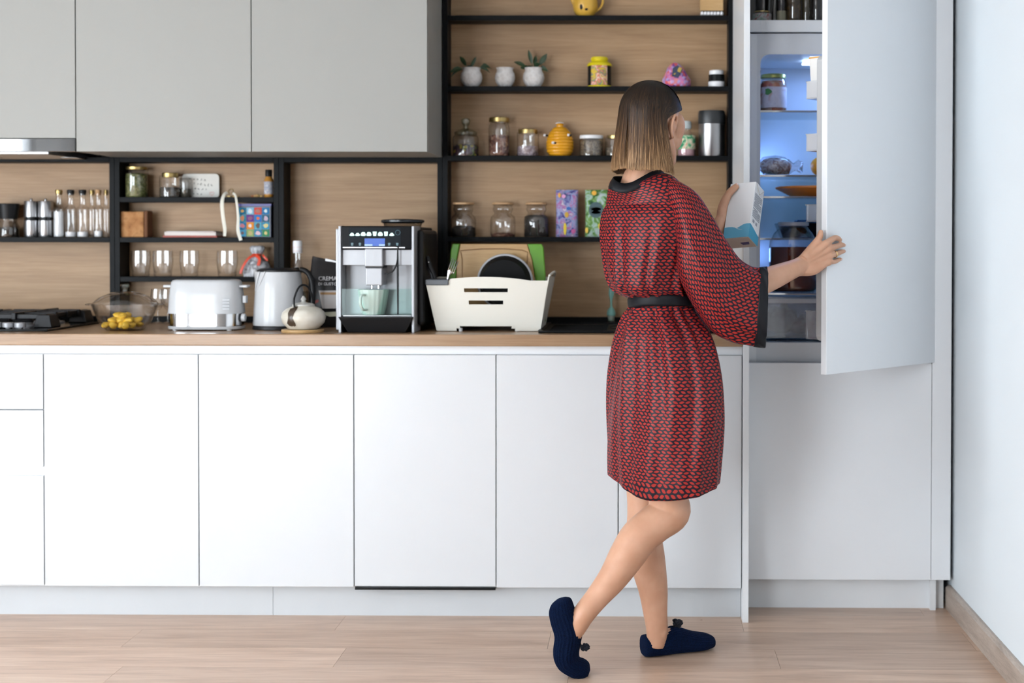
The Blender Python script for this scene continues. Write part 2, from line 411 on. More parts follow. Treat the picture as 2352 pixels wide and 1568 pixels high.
# ================================================================== kitchen units
ZW=0.927                     # worktop top
ZD0,ZD1=0.106,0.859          # base door bottom / top
def bx_at(px0,px1,py0,py1,Y0,Y1):
    a=at(px0,py1,Y0); b=at(px1,py0,Y0); return (a.x,b.x,Y0,Y1,a.z,b.z)
BX=[at(x,1080,0).x for x in (-470,101,456.5,813,1139.5,1420,1702)]   # base unit limits
BX[6]=at(1708,400,-.02).x-.0012
base_specs=[('base_cabinet','white handleless drawer unit under the gas hob','drawer'),
 ('base_cabinet','white single door base cabinet beside the drawer unit','door'),
 ('base_cabinet','white single door base cabinet below the toaster and kettle','door'),
 ('dishwasher','built-in dishwasher behind a white panel with a black gap below','dish'),
 ('base_cabinet','white base cabinet directly right of the dishwasher','door'),
 ('base_cabinet','white base cabinet between the woman and the tall panel','door')]
for i,(nm,lab,kind) in enumerate(base_specs):
    x0,x1=BX[i],BX[i+1]; w=x1-x0; g=.0016
    t=thing(nm,lab,'dishwasher' if kind=='dish' else 'cabinet',((x0+x1)/2,.02,0.095),group=None if kind=='dish' else 'white base cabinets')
    oz=.095; h=w/2
    MB().box(-h+.001,h-.001,.0,.55,.005,.889-oz).build('carcass',M['white_side'],t,bevel=.001)
    MB().box(-h,h,-.004,0,ZD1-oz+.001,.889-oz).build('handle_channel',M['column_white'],t)
    if kind=='drawer':
        zs=[at(50,1343,0).z,at(50,1092,0).z,at(50,1071,0).z,at(50,942,0).z,at(50,940,0).z,ZD1]
        MB().box(-h+g,h-g,-.0205,-.001,zs[0]-oz,zs[1]-oz).build('drawer_front',M['white_door'],t,bevel=.0012)
        MB().box(-h+g,h-g,-.004,0,zs[1]-oz,zs[2]-oz).build('handle_channel',M['column_white'],t)
        MB().box(-h+g,h-g,-.0205,-.001,zs[2]-oz,zs[3]-oz).build('drawer_front',M['white_door'],t,bevel=.0012)
        MB().box(-h+g,h-g,-.0205,-.001,zs[4]-oz+.001,zs[5]-oz).build('drawer_front',M['white_door'],t,bevel=.0012)
    elif kind=='dish':
        MB().box(-h+g,h-g,-.0205,-.001,ZD0+.003-oz,ZD1-oz).build('door',M['white_door'],t,bevel=.0012)
        MB().box(-h+.002,h-.002,-.019,.03,.0015,.0085).build('gap_strip',M['blackgloss'],t)
    else:
        MB().box(-h+g,h-g,-.0205,-.001,ZD0-oz,ZD1-oz).build('door',M['white_door'],t,bevel=.0012)
# plinths
xs=[BX[0],at(627,1380,.05).x,BX[6]]
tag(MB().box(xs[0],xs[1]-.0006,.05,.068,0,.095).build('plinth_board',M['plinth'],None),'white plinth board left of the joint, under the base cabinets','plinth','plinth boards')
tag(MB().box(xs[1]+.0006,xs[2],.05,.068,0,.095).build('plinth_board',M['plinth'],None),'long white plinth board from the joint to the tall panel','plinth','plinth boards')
# worktop
XP0,XP1=at(1708,400,-.02).x, at(1722,400,-.02).x      # tall side panel
tag(MB().box(BX[0],XP0-.001,-.022,YB-.02,.889,ZW).build('worktop',M['worktop'],None,bevel=.003),'long oak effect kitchen worktop','worktop')

# upper cabinets
YU=.18
ux=[at(x,180,YU).x for x in (-400,173.5,577,982)]; zu=at(580,348,YU).z; zh=at(100,317,YU).z
for i,lab in enumerate(['greige wall cabinet above the range hood','greige wall cabinet between the hood cabinet and the next one','greige wall cabinet next to the tall black shelving']):
    x0,x1=ux[i],ux[i+1]; z0=zh if i==0 else zu; h=(x1-x0)/2
    t=thing('wall_cabinet',lab,'cabinet',((x0+x1)/2,YU,z0),group='greige wall cabinets')
    MB().box(-h+.0006,h-.0006,.0195,.44,.0,ZC-.05-z0).build('carcass',M['greige'],t)
    MB().box(-h+.0015,h-.0015,0,.0185,0,ZC-.055-z0).build('door',M['greige'],t,bevel=.001)
# range hood
hx0,hx1=ux[0]+.2,ux[1]; hz0,hz1=zu-.001,zh-.002
t=thing('range_hood','slim built-in range hood with a polished front','range hood',((hx0+hx1)/2,YU,hz0))
h=(hx1-hx0)/2
MB().box(-h,h-.001,.012,.42,.012,hz1-hz0).build('housing',M['blackplastic'],t,bevel=.002)
MB().box(-h,h,-.004,.012,.0,hz1-hz0).build('front_panel',M['hood_glass'],t,bevel=.002)
MB().box(-h+.01,h-.1,.02,.40,-.008,.012).build('filter_plate',M['steel'],t,bevel=.002)
for k in (-.15,.12): MB().lathe([(.03,-.002),(.03,.0)],24,k+.1,.2,-.008).build('lamp',M['white_plastic'],t,smooth=30)

# black shelf units with oak back panels
YS=.52; YP=.618
def shelf_unit(label,pxs,z0,z1,shelves,top=True,bottom=True,post=.018,posts=(True,True)):
    x0,x1=at(pxs[0],460,YS).x,at(pxs[1],460,YS).x
    t=thing('shelf_unit',label,'shelf',((x0+x1)/2,YS,z0),group='black framed shelf units'); h=(x1-x0)/2; H=z1-z0; D=YP-YS
    if posts[0]: MB().box(-h,-h+post,0,D,0,H).build('side_panel',M['black'],t,bevel=.0008)
    if posts[1]: MB().box(h-post,h,0,D,0,H).build('side_panel',M['black'],t,bevel=.0008)
    MB().box(-h,h,D,D+.012,0,H).build('back_panel',M['oak'],t)
    a,b=-h+post+.0003,h-post-.0003
    if top: MB().box(a,b,0,D,H-.018,H).build('top_board',M['black'],t,bevel=.0008)
    if bottom: MB().box(a,b,D-.022,D-.001,0,.022).build('bottom_rail',M['black'],t,bevel=.0008)
    for zz in shelves: MB().box(a,b,0.0005,D-.0005,zz-.018-z0,zz-z0).build('shelf',M['black'],t,bevel=.0008)
    return t
def zs_(py): return at(800,py,YS).z
ZF=at(500,361,YS).z
S_A=[zs_(545.5)]; S_B=[zs_(453),zs_(545.5),zs_(636)]; S_R=[at(1350,35,YS).z,at(1350,198,YS).z,at(1350,357.5,YS).z,at(1350,544,YS).z]
shelf_unit('black framed shelf niche above the gas hob with one shelf',(-420,262.5),ZW+.0005,ZF,S_A)
shelf_unit('black framed niche with three shelves behind the toaster',(263,640),ZW+.0005,ZF,S_B)
shelf_unit('black framed empty niche behind the coffee machine',(640.5,1016),ZW+.0005,ZF,[])
shelf_unit('tall black framed shelving with four shelves behind the woman',(1016.5,1684),ZW+.0005,2.46,S_R)

# tall end panel, column and refrigerator
YC=.12
tag(MB().box(XP0,XP1,-.02,YB-.002,0,2.52).build('end_panel',M['white_side'],None,bevel=.0008),'tall white end panel between the worktop and the refrigerator column','panel')
XH=at(2141,900,YC).x; XE=at(2185,900,YC).x; ZL=at(1800,832.5,YC).z; ZK=at(1900,1331,YC).z
t=thing('tall_cabinet','tall white column cabinet housing the refrigerator','cabinet',(XP1,YC,0))
def L(mb,nm,m,p=t,**k): return mb.build(nm,m,p,off=(XP1,YC,0),**k)
L(MB().box(XP1+.001,XH-.0015,YC,YC+.019,ZK,ZL-.001),'lower_door',M['column_white'],bevel=.0012)
L(MB().box(XH,XE,YC,YC+.019,ZK,2.5),'filler_strip',M['column_white'],bevel=.0012)
L(MB().box(XP1+.001,XE-.012,YC+.05,YC+.068,0,ZK-.002),'plinth',M['white_side'])
L(MB().box(XH+.002,XH+.02,YC+.022,YB-.02,0.0,2.5),'side_panel',M['white_side'])
L(MB().box(XE-.018,XE,YC+.022,YB-.02,ZK,2.5),'side_panel',M['white_side'])  # unseen panel added to block light, so the gap at the wall stays dark
L(MB().box(XP1+.003,XH+.0015,YC+.022,YB-.01,ZK,ZL-.012),'freezer_body',M['white_side'])
zq0,zq1=at(1800,74,YC+.03).z,at(1800,47,YC+.03).z
L(MB().box(XP1+.001,XH+.0015,YC+.022,YB-.01,zq0,zq1),'niche_shelf',M['white_side'],bevel=.001)
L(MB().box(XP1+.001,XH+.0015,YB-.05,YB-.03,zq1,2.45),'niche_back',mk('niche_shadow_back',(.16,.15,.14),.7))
# refrigerator body
rf=thing('refrigerator','built-in refrigerator standing open with bright interior','refrigerator',(XP1,YC,ZL))
def Lr(mb,nm,m,p=rf,**k): return mb.build(nm,m,p,off=(XP1,YC,ZL),**k)
fx0,fx1=XP1+.006,XH-.004; fz0,fz1=ZL-.010,zq0-.004
ix0,ix1=at(1745,500,.17).x, XH-.045
iz0,iz1=at(1800,786,.17).z, at(1800,126,.17).z
yi=.565; yf=YC+.035
M['liner']=mk('fridge_liner',(.80,.83,.88),.35,var=.01)
M['flange']=mk('fridge_flange',(.66,.68,.71),.35,var=.01)
# rounded front frame around the opening
outer=[(fx0,fz0),(fx1,fz0),(fx1,fz1),(fx0,fz1)]
inner=[(p[0],p[1]) for p in rrect(ix1-ix0,iz1-iz0,.03,6,(ix0+ix1)/2,(iz0+iz1)/2)]
mb=MB(); n=len(inner)
def outer_pt(q):
    cx,cz=(ix0+ix1)/2,(iz0+iz1)/2; dx,dz=q[0]-cx,q[1]-cz
    kx=((fx1 if dx>0 else fx0)-cx)/dx if abs(dx)>1e-9 else 1e9; kz=((fz1 if dz>0 else fz0)-cz)/dz if abs(dz)>1e-9 else 1e9
    k=min(kx,kz); return (cx+dx*k,cz+dz*k)
oc=[outer_pt(q) for q in inner]
def snap(pts):
    out=[]
    for (x,z) in pts: out.append((x,z))
    for (cx,cz) in outer:
        j=min(range(len(out)),key=lambda i:(out[i][0]-cx)**2+(out[i][1]-cz)**2); out[j]=(cx,cz)
    return out
oc=snap(oc)
vs=[(x,yf,z) for x,z in oc]+[(x,yf,z) for x,z in inner]+[(x,yi,z) for x,z in inner]
fs=[]
for i in range(n):
    j=(i+1)%n; fs.append((i,j,n+j,n+i))
Lr(MB().add(vs,fs),'front_frame',M['flange'],fixn=False)
fs2=[]
for i in range(n):
    j=(i+1)%n; fs2.append((n+i,n+j,2*n+j,2*n+i))
fs2.append(tuple(range(2*n,3*n)))
Lr(MB().add(vs,fs2),'liner',M['liner'],fixn=False)
Lr(MB().box(fx0,fx0+.012,yf-.006,yf,fz0,fz1),'hinge_rail',M['white_side'],bevel=.001)
Lr(MB().box(fx0+.001,ix0-.012,yf-.004,yf-.0005,fz0+.002,fz1-.002),'edge_trim',M['white_side'])
gsh=[]
for py,y0,y1 in ((254,.225,yi),(402,.225,yi),(451,.235,yi),(547,.40,yi),(673,.20,yi)):
    z=at(1800,py,y0).z
    o=Lr(MB().box(ix0+.002,ix1-.002,y0+.006,y1-.004,z-.004,z),'glass_shelf',M['glass_tint'])
    Lr(MB().box(ix0+.002,ix1-.002,y0,y0+.006,z-.006,z+.001),'shelf_trim',M['chrome'],o,bevel=.001)
    gsh.append(z)
dz0,dz1=iz0+.012,gsh[4]-.012
mb=MB().box(ix0+.01,ix1-.05,.205,.212,dz0,dz1).box(ix0+.01,ix0+.015,.212,.5,dz0,dz1).box(ix1-.055,ix1-.05,.212,.5,dz0,dz1).box(ix0+.015,ix1-.055,.212,.5,dz0,dz0+.005)
dr=Lr(mb,'crisper_drawer',glass('drawer_plastic',(.80,.81,.84),.15,.25,(.7,.72,.76)),bevel=.001)
Lr(MB().box(ix0+.03,ix1-.08,.198,.206,dz1-.022,dz1-.006),'drawer_handle',M['frost'],dr,bevel=.002)
lampm=emit('fridge_lamp_glow',(.45,.65,1.0),6.0)
lp=Lr(MB().box(ix0+.16,ix1-.16,.30,.36,iz1-.012,iz1-.004),'interior_lamp',lampm,bevel=.002)
for (lx,ly,lz,e,sx,sy) in (((ix0+ix1)/2,.33,iz1-.016,1.3,.22,.06),):
    ld=bpy.data.lights.new('fridge_light','AREA'); ld.shape='RECTANGLE'; ld.size=sx; ld.size_y=sy; ld.energy=e; ld.color=(.22,.42,1.0)
    lo=bpy.data.objects.new('fridge_light',ld); COL.objects.link(lo); lo.parent=rf; lo.location=(lx-XP1,ly-YC,lz-ZL)
for (sx_,zz,e) in ((ix0+.004,1.5,.5),(ix0+.004,1.18,.26)):
    ld=bpy.data.lights.new('fridge_side_light','AREA'); ld.shape='RECTANGLE'; ld.size=.05; ld.size_y=.18; ld.energy=e; ld.color=(.22,.42,1.0)
    lo=bpy.data.objects.new('fridge_side_light',ld); COL.objects.link(lo); lo.parent=rf; lo.location=(sx_-XP1,.45-YC,zz-ZL); lo.rotation_euler=(0,-math.pi/2,0)
# open door: panel on a hinge at the right, swung towards the viewer
DOOR_A=math.radians(46.5); DW=.612; DT=.020
door=MB().box(-DW,0,-DT,0,0,2.47-ZL).build('door',M['column_white'],rf,bevel=.0012)
door.location=(XH-.001-XP1,0.019,0.0015); door.rotation_euler=(0,0,DOOR_A)
prof=rrect(.575-.03,at(1872,128,-.25).z-at(1872,784,-.25).z,.02,5,-.3075,(at(1872,128,-.25).z+at(1872,784,-.25).z)/2-ZL)
MB().prism(prof,'y',.001,.044).build('inner_door',M['white_plastic'],door,bevel=.004)
def dpt(x,y,z): # door local -> world
    R=Matrix.Rotation(DOOR_A,3,'Z'); return R@Vector((x,y,0))+Vector((XH-.001,YC+.019,z))
bins=[(187,228),(308,348),(470,511),(714,780)]
BINZ=[]
for k,(p0,p1) in enumerate(bins):
    Yb=-.2; z1=at(1850,p0,Yb).z-ZL; z0=at(1850,p1,Yb).z-ZL; xa,xb,ya,yb=-.548,-.07,.045,.105; w=.0035
    mb=MB().box(xa,xb,ya,yb,z0,z0+w).box(xa,xb,yb-w,yb,z0+w,z1).box(xa,xa+w,ya,yb-w,z0+w,z1).box(xb-w,xb,ya,yb-w,z0+w,z1)
    mb.build('door_bin',M['frost'] if k<2 else glass('bin_plastic_%d'%k,(.92,.93,.95),.1,.15,(.85,.87,.9)),door,bevel=.001); BINZ.append(z0+ZL+w)
    MB().box(xa-.001,xb+.001,yb-.001,yb+.002,z1-.004,z1).build('bin_rim',M['white_plastic'],door)

# ================================================================== things on the shelves and the worktop
YI=.568                                   # middle of the shallow shelves
def item(name,label,cat,px0,px1,zbase,Y=YI,group=None,rz=0.0):
    c=at((px0+px1)/2,500,Y)
    return thing(name,label,cat,(c.x,Y,zbase),rz,group),(px1-px0)*mpp(Y)/2
def hgt(py0,py1,Y=YI): return abs(py1-py0)*mpp(Y)
def LP(prof,r,h): return [(a*r,b*h) for a,b in prof]
JAR=[(0,0),(.88,0),(.97,.03),(1,.10),(1,.78),(.93,.88),(.80,.92),(.80,1.0)]
STRAIGHT=[(0,0),(.93,0),(1,.04),(1,.96),(.97,1.0)]
WAISTED=[(0,0),(.90,0),(1,.05),(1,.52),(.93,.62),(.72,.69),(.66,.74),(.78,.82),(.80,.88),(.72,.93),(.80,1.0)]
def jar(name,label,px0,px1,py0,zb,lid,lidm,content=None,fill=.6,prof=JAR,gm='glass',Y=YI,group=None,lidr=.9,pyb=None,cat='jar',zt=None):
    t,r=item(name,label,cat,px0,px1,zb,Y,group)
    H=hgt(py0,pyb,Y) if pyb else (at(px0,py0,Y).z-zb)
    lh=lid*H
    MB().lathe(LP(prof,r,H-lh*.7),30).build('glass_body',M[gm],t,smooth=40)
    if content is not None:
        cp=[(0,.012),(.86,.012),(.93,.05)]; top=fill*(1-lid)
        MB().lathe(LP(cp+[(.93,top-.03),(.85,top),(0,top+.015)],r,H),26).build('contents',content,t,smooth=50)
    if lidm is not None:
        MB().lathe([(0,H-lh),(r*lidr,H-lh),(r*lidr*1.02,H-lh*.85),(r*lidr*1.02,H-lh*.12),(r*lidr*.96,H),(0,H)],30).build('lid',lidm,t,smooth=35)
    return t,r,H
cm=lambda n,cols,s=300,**k: speckle(n,cols,s,.7,**k)
seeds_green=cm('dried_herbs',[(.10,.12,.03),(.17,.18,.06),(.22,.21,.09),(.07,.08,.02)],160)
pepper=cm('peppercorns',[(.02,.015,.012),(.05,.04,.03),(.09,.06,.04)],220)
tea=cm('loose_tea',[(.015,.012,.01),(.03,.022,.015)],260)
nuts=cm('dried_fruit',[(.16,.06,.04),(.25,.12,.08),(.09,.03,.02),(.33,.2,.14)],110)
mixed=cm('sweets_mix',[(.04,.02,.03),(.07,.03,.04),(.35,.28,.03),(.08,.11,.03),(.05,.02,.04)],90)
spice=cm('ground_spice',[(.12,.09,.06),(.2,.16,.11),(.07,.05,.035)],240)

# ---- niche above the hob (one shelf)
zA=S_A[0]
t,r=item('pepper_grinder','jar grinder with black cap on the shelf above the hob','grinder',-6,44,zA)
MB().lathe(LP([(0,0),(.95,0),(1,.04),(.95,.34),(.78,.46),(.76,.56)],r,.118),26).build('glass_body',M['glass_dark'],t,smooth=40)
MB().lathe(LP([(0,.02),(.88,.02),(.88,.3),(0,.33)],r,.118),22).build('contents',pepper,t,smooth=40)
MB().lathe(LP([(0,.54),(.80,.54),(.84,.62),(1.0,.98),(.95,1.0),(0,1.0)],r,.122),26).build('cap',M['blackplastic'],t,smooth=40)
for px0,px1,lab in ((56,88,'steel salt mill beside the jar grinder above the hob'),(88,122,'steel pepper mill next to the tall glass bottles')):
    t,r=item('spice_mill',lab,'mill',px0,px1,zA,group='steel spice mills'); H=hgt(462,545)
    MB().lathe(LP([(0,0),(.96,0),(1,.02),(1,.46),(.93,.48)],r,H),26).build('body',M['steel'],t,smooth=30)
    MB().lathe(LP([(0,.48),(.9,.48),(.9,.54),(0,.54)],r,H),26).build('ring',M['blackplastic'],t,smooth=30)
    MB().lathe(LP([(.93,.54),(1,.56),(1,.97),(.94,1.0),(0,1.0)],r,H),26).build('head',M['steel'],t,smooth=30)
    MB().lathe(LP([(0,1.0),(.18,1.0),(.2,1.05),(.1,1.08),(0,1.08)],r,H),14).build('finial',M['steel'],t,smooth=40)
BOT=[(0,0),(.9,0),(1,.03),(1,.62),(.95,.655),(.62,.70),(.55,.74),(.52,.92),(.58,.94),(.58,1.0)]
salt=mk('salt_white',(.80,.80,.82),.7)
for i,(px0,px1,capm,fillm,fl_,lab) in enumerate(((123,148,'gold',salt,.58,'tall glass bottle with gold stopper, leftmost of the bottle row'),(150,175,'blackplastic',salt,.12,'tall glass bottle with dark stopper beside the gold stoppered one'),(177,203,'blackplastic',salt,.12,'third tall glass bottle in the row with a black stopper'),(203,219,'gold',None,0,'slim glass bottle behind the cork stoppered bottle'),(216,236,'cork',salt,.14,'slim glass bottle with an orange brown cork'),(236,251,'gold',None,0,'last glass bottle against the black post above the hob'))):
    t,r=item('glass_bottle',lab,'bottle',px0,px1,zA,YI+(.02 if i in(3,5) else -.005),'tall stoppered glass bottles'); H=hgt(443,545)
    MB().lathe(LP(BOT,r,H),24).build('glass_body',M['glass'],t,smooth=40)
    if fillm is not None: MB().lathe(LP([(0,.015),(.86,.015),(.9,.04),(.9,fl_),(0,fl_+.01)],r,H),20).build('contents',glass('bottle_fill_%d'%i,(1,1,1),.3,.75,(.85,.87,.9)) if i==0 else fillm,t,smooth=40)
    MB().lathe(LP([(0,.95),(.5,.95),(.62,1.0),(.66,1.05),(.6,1.07),(0,1.07)],r,H),18).build('stopper',M[capm],t,smooth=40)

# ---- niche with three shelves
zB1,zB2,zB3=S_B
jar('storage_jar','gold lidded jar of green dried herbs on the top left shelf',288,340,383,zB1,.10,M['gold'],seeds_green,.86,STRAIGHT,group='gold lidded glass jars')
jar('storage_jar','small gold lidded jar of dark spice beside the lettered card',367,415,397,zB1,.18,M['gold'],pepper,.5,STRAIGHT,group='gold lidded glass jars',lidr=.74)
jar('storage_jar','lidless glass of grey spice standing in front of the lettered card',413,440,407,zB1,.05,None,cm('grey_spice',[(.16,.15,.12),(.22,.21,.17)],200),.45,STRAIGHT,Y=.585,gm='glass_dark')
# lettered card
t,r=item('greeting_card','white rounded card with dark handwriting and a pink heart','card',418,504,zB1,.600); w,h=r*2,hgt(397,452,.6)
card=MB().prism([(x,z) for x,z in rrect(w,h,.014,5,0,h/2)],'y',-.002,.002).build('card',mk('card_paper',(.72,.70,.65),.6),t)
ink=mk('ink',(.03,.03,.03),.6); rs=random.Random(3)
for rowi in range(4):
    mb=MB(); n=[5,7,5,4][rowi]
    for k in range(n):
        x=-w/2+.030+k*.0135+(.006 if rowi==2 else 0); z=h*(.80-.2*rowi)-k*.0012
        pts=[(x+rs.uniform(-.004,.004),-.0026,z+rs.uniform(-.0035,.0035)) for _ in range(4)]
        mb.tube(pts,.0007,5,4)
    mb.build('handwriting',ink,card)
mb=MB(); hp=[]
for k in range(24):
    a=2*math.pi*k/24; hp.append((16*math.sin(a)**3*.0005+.042-.0,-.0026,(13*math.cos(a)-5*math.cos(2*a)-2*math.cos(3*a)-math.cos(4*a))*.0005+h*.17))
mb.tube(hp,.0006,5,1,closed=True); mb.build('heart',mk('pink_ink',(.75,.25,.22),.6),card)
# keys with a pale ribbon hanging over the shelf edge
kp=at(528,452,.535)
t=thing('key_ring','brass keys on a long cream ribbon hanging over the shelf edge','keys',(kp.x,.535,zB1))
mb=MB().tube([(.012*math.cos(a),.012*math.sin(a)-.0,.003) for a in [2*math.pi*k/16 for k in range(16)]],.0013,6,closed=True)
mb.tube([(.005,0,.012),(.012,.005,.022),(.004,.008,.03),(-.006,.004,.024),(-.002,0,.012)],.0015,6,3); mb.build('ring',M['gold'],t,smooth=50)
mb=MB().box(.006,.03,-.004,.004,.001,.004).box(.028,.034,-.008,.002,.001,.004); mb.build('key',mk('brass',(.36,.22,.08),.35,.9),t,bevel=.0006)
rib=mk('ribbon',(.74,.71,.62),.55)
MB().tube([(-.010,0,.018),(-.018,-.012,.008),(-.022,-.022,-.018),(-.020,-.022,-.06),(-.012,-.023,-.115),(-.013,-.023,-.140)],[(.0007,.005),(.0007,.0055),(.0007,.0065),(.0007,.0065),(.0007,.006),(.0007,.005)],8,5,ref=(0,1,0)).build('ribbon',rib,t,smooth=50)
MB().tube([(.010,0,.015),(.022,-.012,.008),(.030,-.022,-.014),(.036,-.023,-.07),(.036,-.024,-.12),(.046,-.024,-.155)],[(.0007,.004),(.0007,.004),(.0007,.004),(.0007,.0045),(.0007,.006),(.0007,.006)],8,5,ref=(0,1,0)).build('ribbon',rib,t,smooth=50)
t,r=item('sweet','small red wrapped sweet on the top shelf beside the orange bottle','sweet',577,603,zB1)
MB().ball((0,0,.006),(r*.6,.008,.006),12,8).build('body',uv_print('sweet_wrap',[(.6,.1,.06),(.7,.5,.2),(.3,.3,.08)],90),t,smooth=60)
MB().tube([(-r,0,.004),(-r*.5,0,.006)],[.006,.002],8).tube([(r*.5,0,.006),(r,0,.004)],[.002,.006],8).build('wrapper_ends',uv_print('sweet_wrap2',[(.6,.1,.06),(.7,.5,.2)],90),t,smooth=50)
t,r=item('sauce_bottle','small amber bottle with black cap at the right end of the shelf','bottle',607,628,zB1,.56); H=hgt(388,452)
MB().lathe(LP([(0,0),(.9,0),(1,.04),(1,.62),(.7,.72),(.62,.76)],r,H),22).build('bottle_body',mk('amber',(.48,.22,.04),.15),t,smooth=40)
MB().lathe(LP([(1.01,.12),(1.02,.13),(1.02,.56),(1.01,.57)],r,H),22).build('paper_label',uv_print('amber_label',[(.75,.75,.72),(.3,.32,.42),(.75,.7,.6)],60),t,smooth=40)
MB().lathe(LP([(0,.75),(.72,.75),(.74,.98),(.68,1.0),(0,1.0)],r,H),22).build('cap',M['blackplastic'],t,smooth=40)
# rust coloured block
t,r=item('cork_block','rough rust coloured box on the middle shelf','box',277,345,zB2,.565); H=hgt(484,545)
MB().box(-r,r*.75,-.03,.03,0,H*.97).build('box_body',speckle('rust_crust',[(.22,.09,.03),(.38,.17,.06),(.46,.23,.09),(.28,.12,.04)],28,.85,voronoi=False,bump=.9),t,bevel=.004)
MB().box(r*.76,r,-.028,.028,0,H).build('side_slab',mk('rust_side',(.14,.055,.02),.8,bump=.4),t,bevel=.003)
t,r=item('book','flat red book lying on the middle shelf behind the toaster','book',382,506,zB2,.563)
red=mk('book_cover',(.33,.06,.04),.5)
MB().box(-r,r,-.042,.042,0,.0065).build('cover',red,t,bevel=.001); MB().box(-r+.012,r-.012,-.039,.039,.020,.0225).build('cover',mk('book_top',(.55,.50,.49),.5),t,bevel=.0008)
mb=MB().box(-r+.006,r-.004,-.040,.036,.0067,.0198); mb.build('pages',speckle('page_edges',[(.62,.58,.54),(.74,.71,.68),(.55,.3,.24)],1.0,.8,voronoi=False,stretch=(3,3,500)),t)
# tin of picture squares
t,r=item('game_tin','dark blue box printed with a grid of colourful picture squares','box',549,627,zB2,.560,rz=0.0); H=hgt(469,546,.54); w=r*2
tb=MB().box(-r,r,-.025,.025,0,H).build('box_body',mk('tin_navy',(.012,.016,.05),.3),t,bevel=.002)
MB().box(-r-.0015,r+.0015,-.0265,.0265,H-.008,H+.001).build('lid_edge',mk('tin_blue',(.03,.03,.22),.3),t,bevel=.001)
grid=[[((.01,.18,.30),(.85,.45,.12)),((.25,.55,.75),(.75,.8,.85)),((.75,.08,.06),(.45,.2,.16)),((.02,.20,.45),(.75,.85,.85))],
 [((.03,.33,.45),(.75,.3,.15)),((.14,.03,.28),(.30,.12,.22)),((.02,.20,.60),(.85,.20,.05)),((.01,.12,.20),(.6,.45,.55))],
 [((.02,.30,.60),(.8,.3,.35)),((.85,.30,.03),(.85,.80,.85)),((.10,.45,.60),(.15,.10,.08)),((.02,.30,.50),(.75,.65,.3))],
 [((.10,.45,.70),(.30,.20,.2)),((.30,.45,.16),(.55,.45,.2)),((.03,.25,.40),(.8,.55,.6)),((.04,.25,.12),(.75,.6,.25))]]
cell=(w*.92)/4; ch=(H-.012)/4.1
for i in range(4):
    for j in range(4):
        cx=-w*.46+cell*(j+.5); cz=H-.012-ch*(i+.5)
        q=MB().box(cx-cell*.46,cx+cell*.46,-.0262,-.0248,cz-ch*.46,cz+ch*.46).build('picture_square',mk('sq_%d%d'%(i,j),[x*.8 for x in grid[i][j][0]],.5,spec=.15),tb)
        k=i*4+j; rx=cell*(.2+.06*(k%3)); rz_=ch*(.22+.07*((k*5)%3))
        poly=[(cx+rx*math.cos(2*math.pi*m/12)*(1+.18*math.cos(3*2*math.pi*m/12+k)),cz+rz_*math.sin(2*math.pi*m/12)*(1+.12*math.cos(2*2*math.pi*m/12+k))) for m in range(12)]
        MB().prism(poly,'y',-.0268,-.0261).build('picture',mk('pic_%d%d'%(i,j),[x*.85 for x in grid[i][j][1]],.5,spec=.15),tb)
# tumblers
TUM=[(.0,.0),(.74,.0),(.82,.03),(.97,.45),(1,.62),(.95,1.0)]
TUM2=[(.95,1.0),(.92,1.0),(.96,.62),(.92,.40),(.74,.13),(0,.12)]
glasses=[(300,346,'leftmost clear tumbler on the low shelf behind the toaster'),(350,397,'second clear tumbler from the left on the low shelf'),(412,457,'third clear tumbler from the left on the low shelf'),(497,546,'clear tumbler standing apart at the right of the low shelf')]
for px0,px1,lab in glasses:
    t,r=item('tumbler',lab,'glass',px0,px1,zB3,.562,'clear tumblers on the low shelf'); H=hgt(578,637)
    MB().lathe(LP(TUM+TUM2,r,H),28).build('glass_body',M['glass_thin'],t,smooth=40)
for px,lab in ((362,'stemmed glass on the worktop behind the glass casserole'),(385,'stemmed glass on the worktop close to the toaster')):
    t,r=item('stem_glass',lab,'glass',px-17,px+17,ZW,.535,'stemmed glasses behind the casserole')
    MB().lathe(LP([(0,0),(.9,0),(.92,.015),(.2,.05),(.12,.1),(.12,.38),(.5,.46),(.95,.62),(1,.75),(.88,1.0),(.85,1.0),(.96,.75),(.9,.63),(.46,.49),(0,.46)],r,.125),26).build('glass_body',M['glass'],t,smooth=40)
# gift bag with a red ribbon
t,r=item('gift_bag','small cellophane gift bag tied with a red ribbon','bag',558,622,zB3,.562); H=hgt(566,637)
mb=MB(); rg=[]
for z,a,b in ((0,.95,.04),(.2,1.0,.042),(.45,.8,.035),(.62,.38,.02),(.70,.30,.016),(.80,.45,.016),(.92,.55,.02),(1.0,.42,.012)):
    rg.append([(a*r*math.cos(q)*(1+.06*math.cos(5*q)), b*math.sin(q)*(1+.1*math.sin(7*q)), z*H) for q in [2*math.pi*k/24 for k in range(24)]])
mb.rings(rg); mb.build('bag_body',speckle('cellophane',[(.30,.29,.31),(.55,.55,.58),(.22,.21,.22),(.68,.68,.72)],40,.25,voronoi=False),t,smooth=60)
rr=mk('red_ribbon',(.70,.06,.02),.35)
MB().tube([(.3*r*math.cos(q),-.018*math.sin(q)-.001,.70*H) for q in [2*math.pi*k/16 for k in range(16)]],[(.005,.002)]*16,6,closed=True,ref=(0,0,1)).build('ribbon_band',rr,t,smooth=40)
MB().tube([(0,-.02,.70*H),(-.4*r,-.035,.6*H),(-.75*r,-.043,.35*H),(-.95*r,-.046,.1*H)],[(.001,.005)]*4,6,4,ref=(0,1,0)).build('ribbon_tail',rr,t,smooth=40)
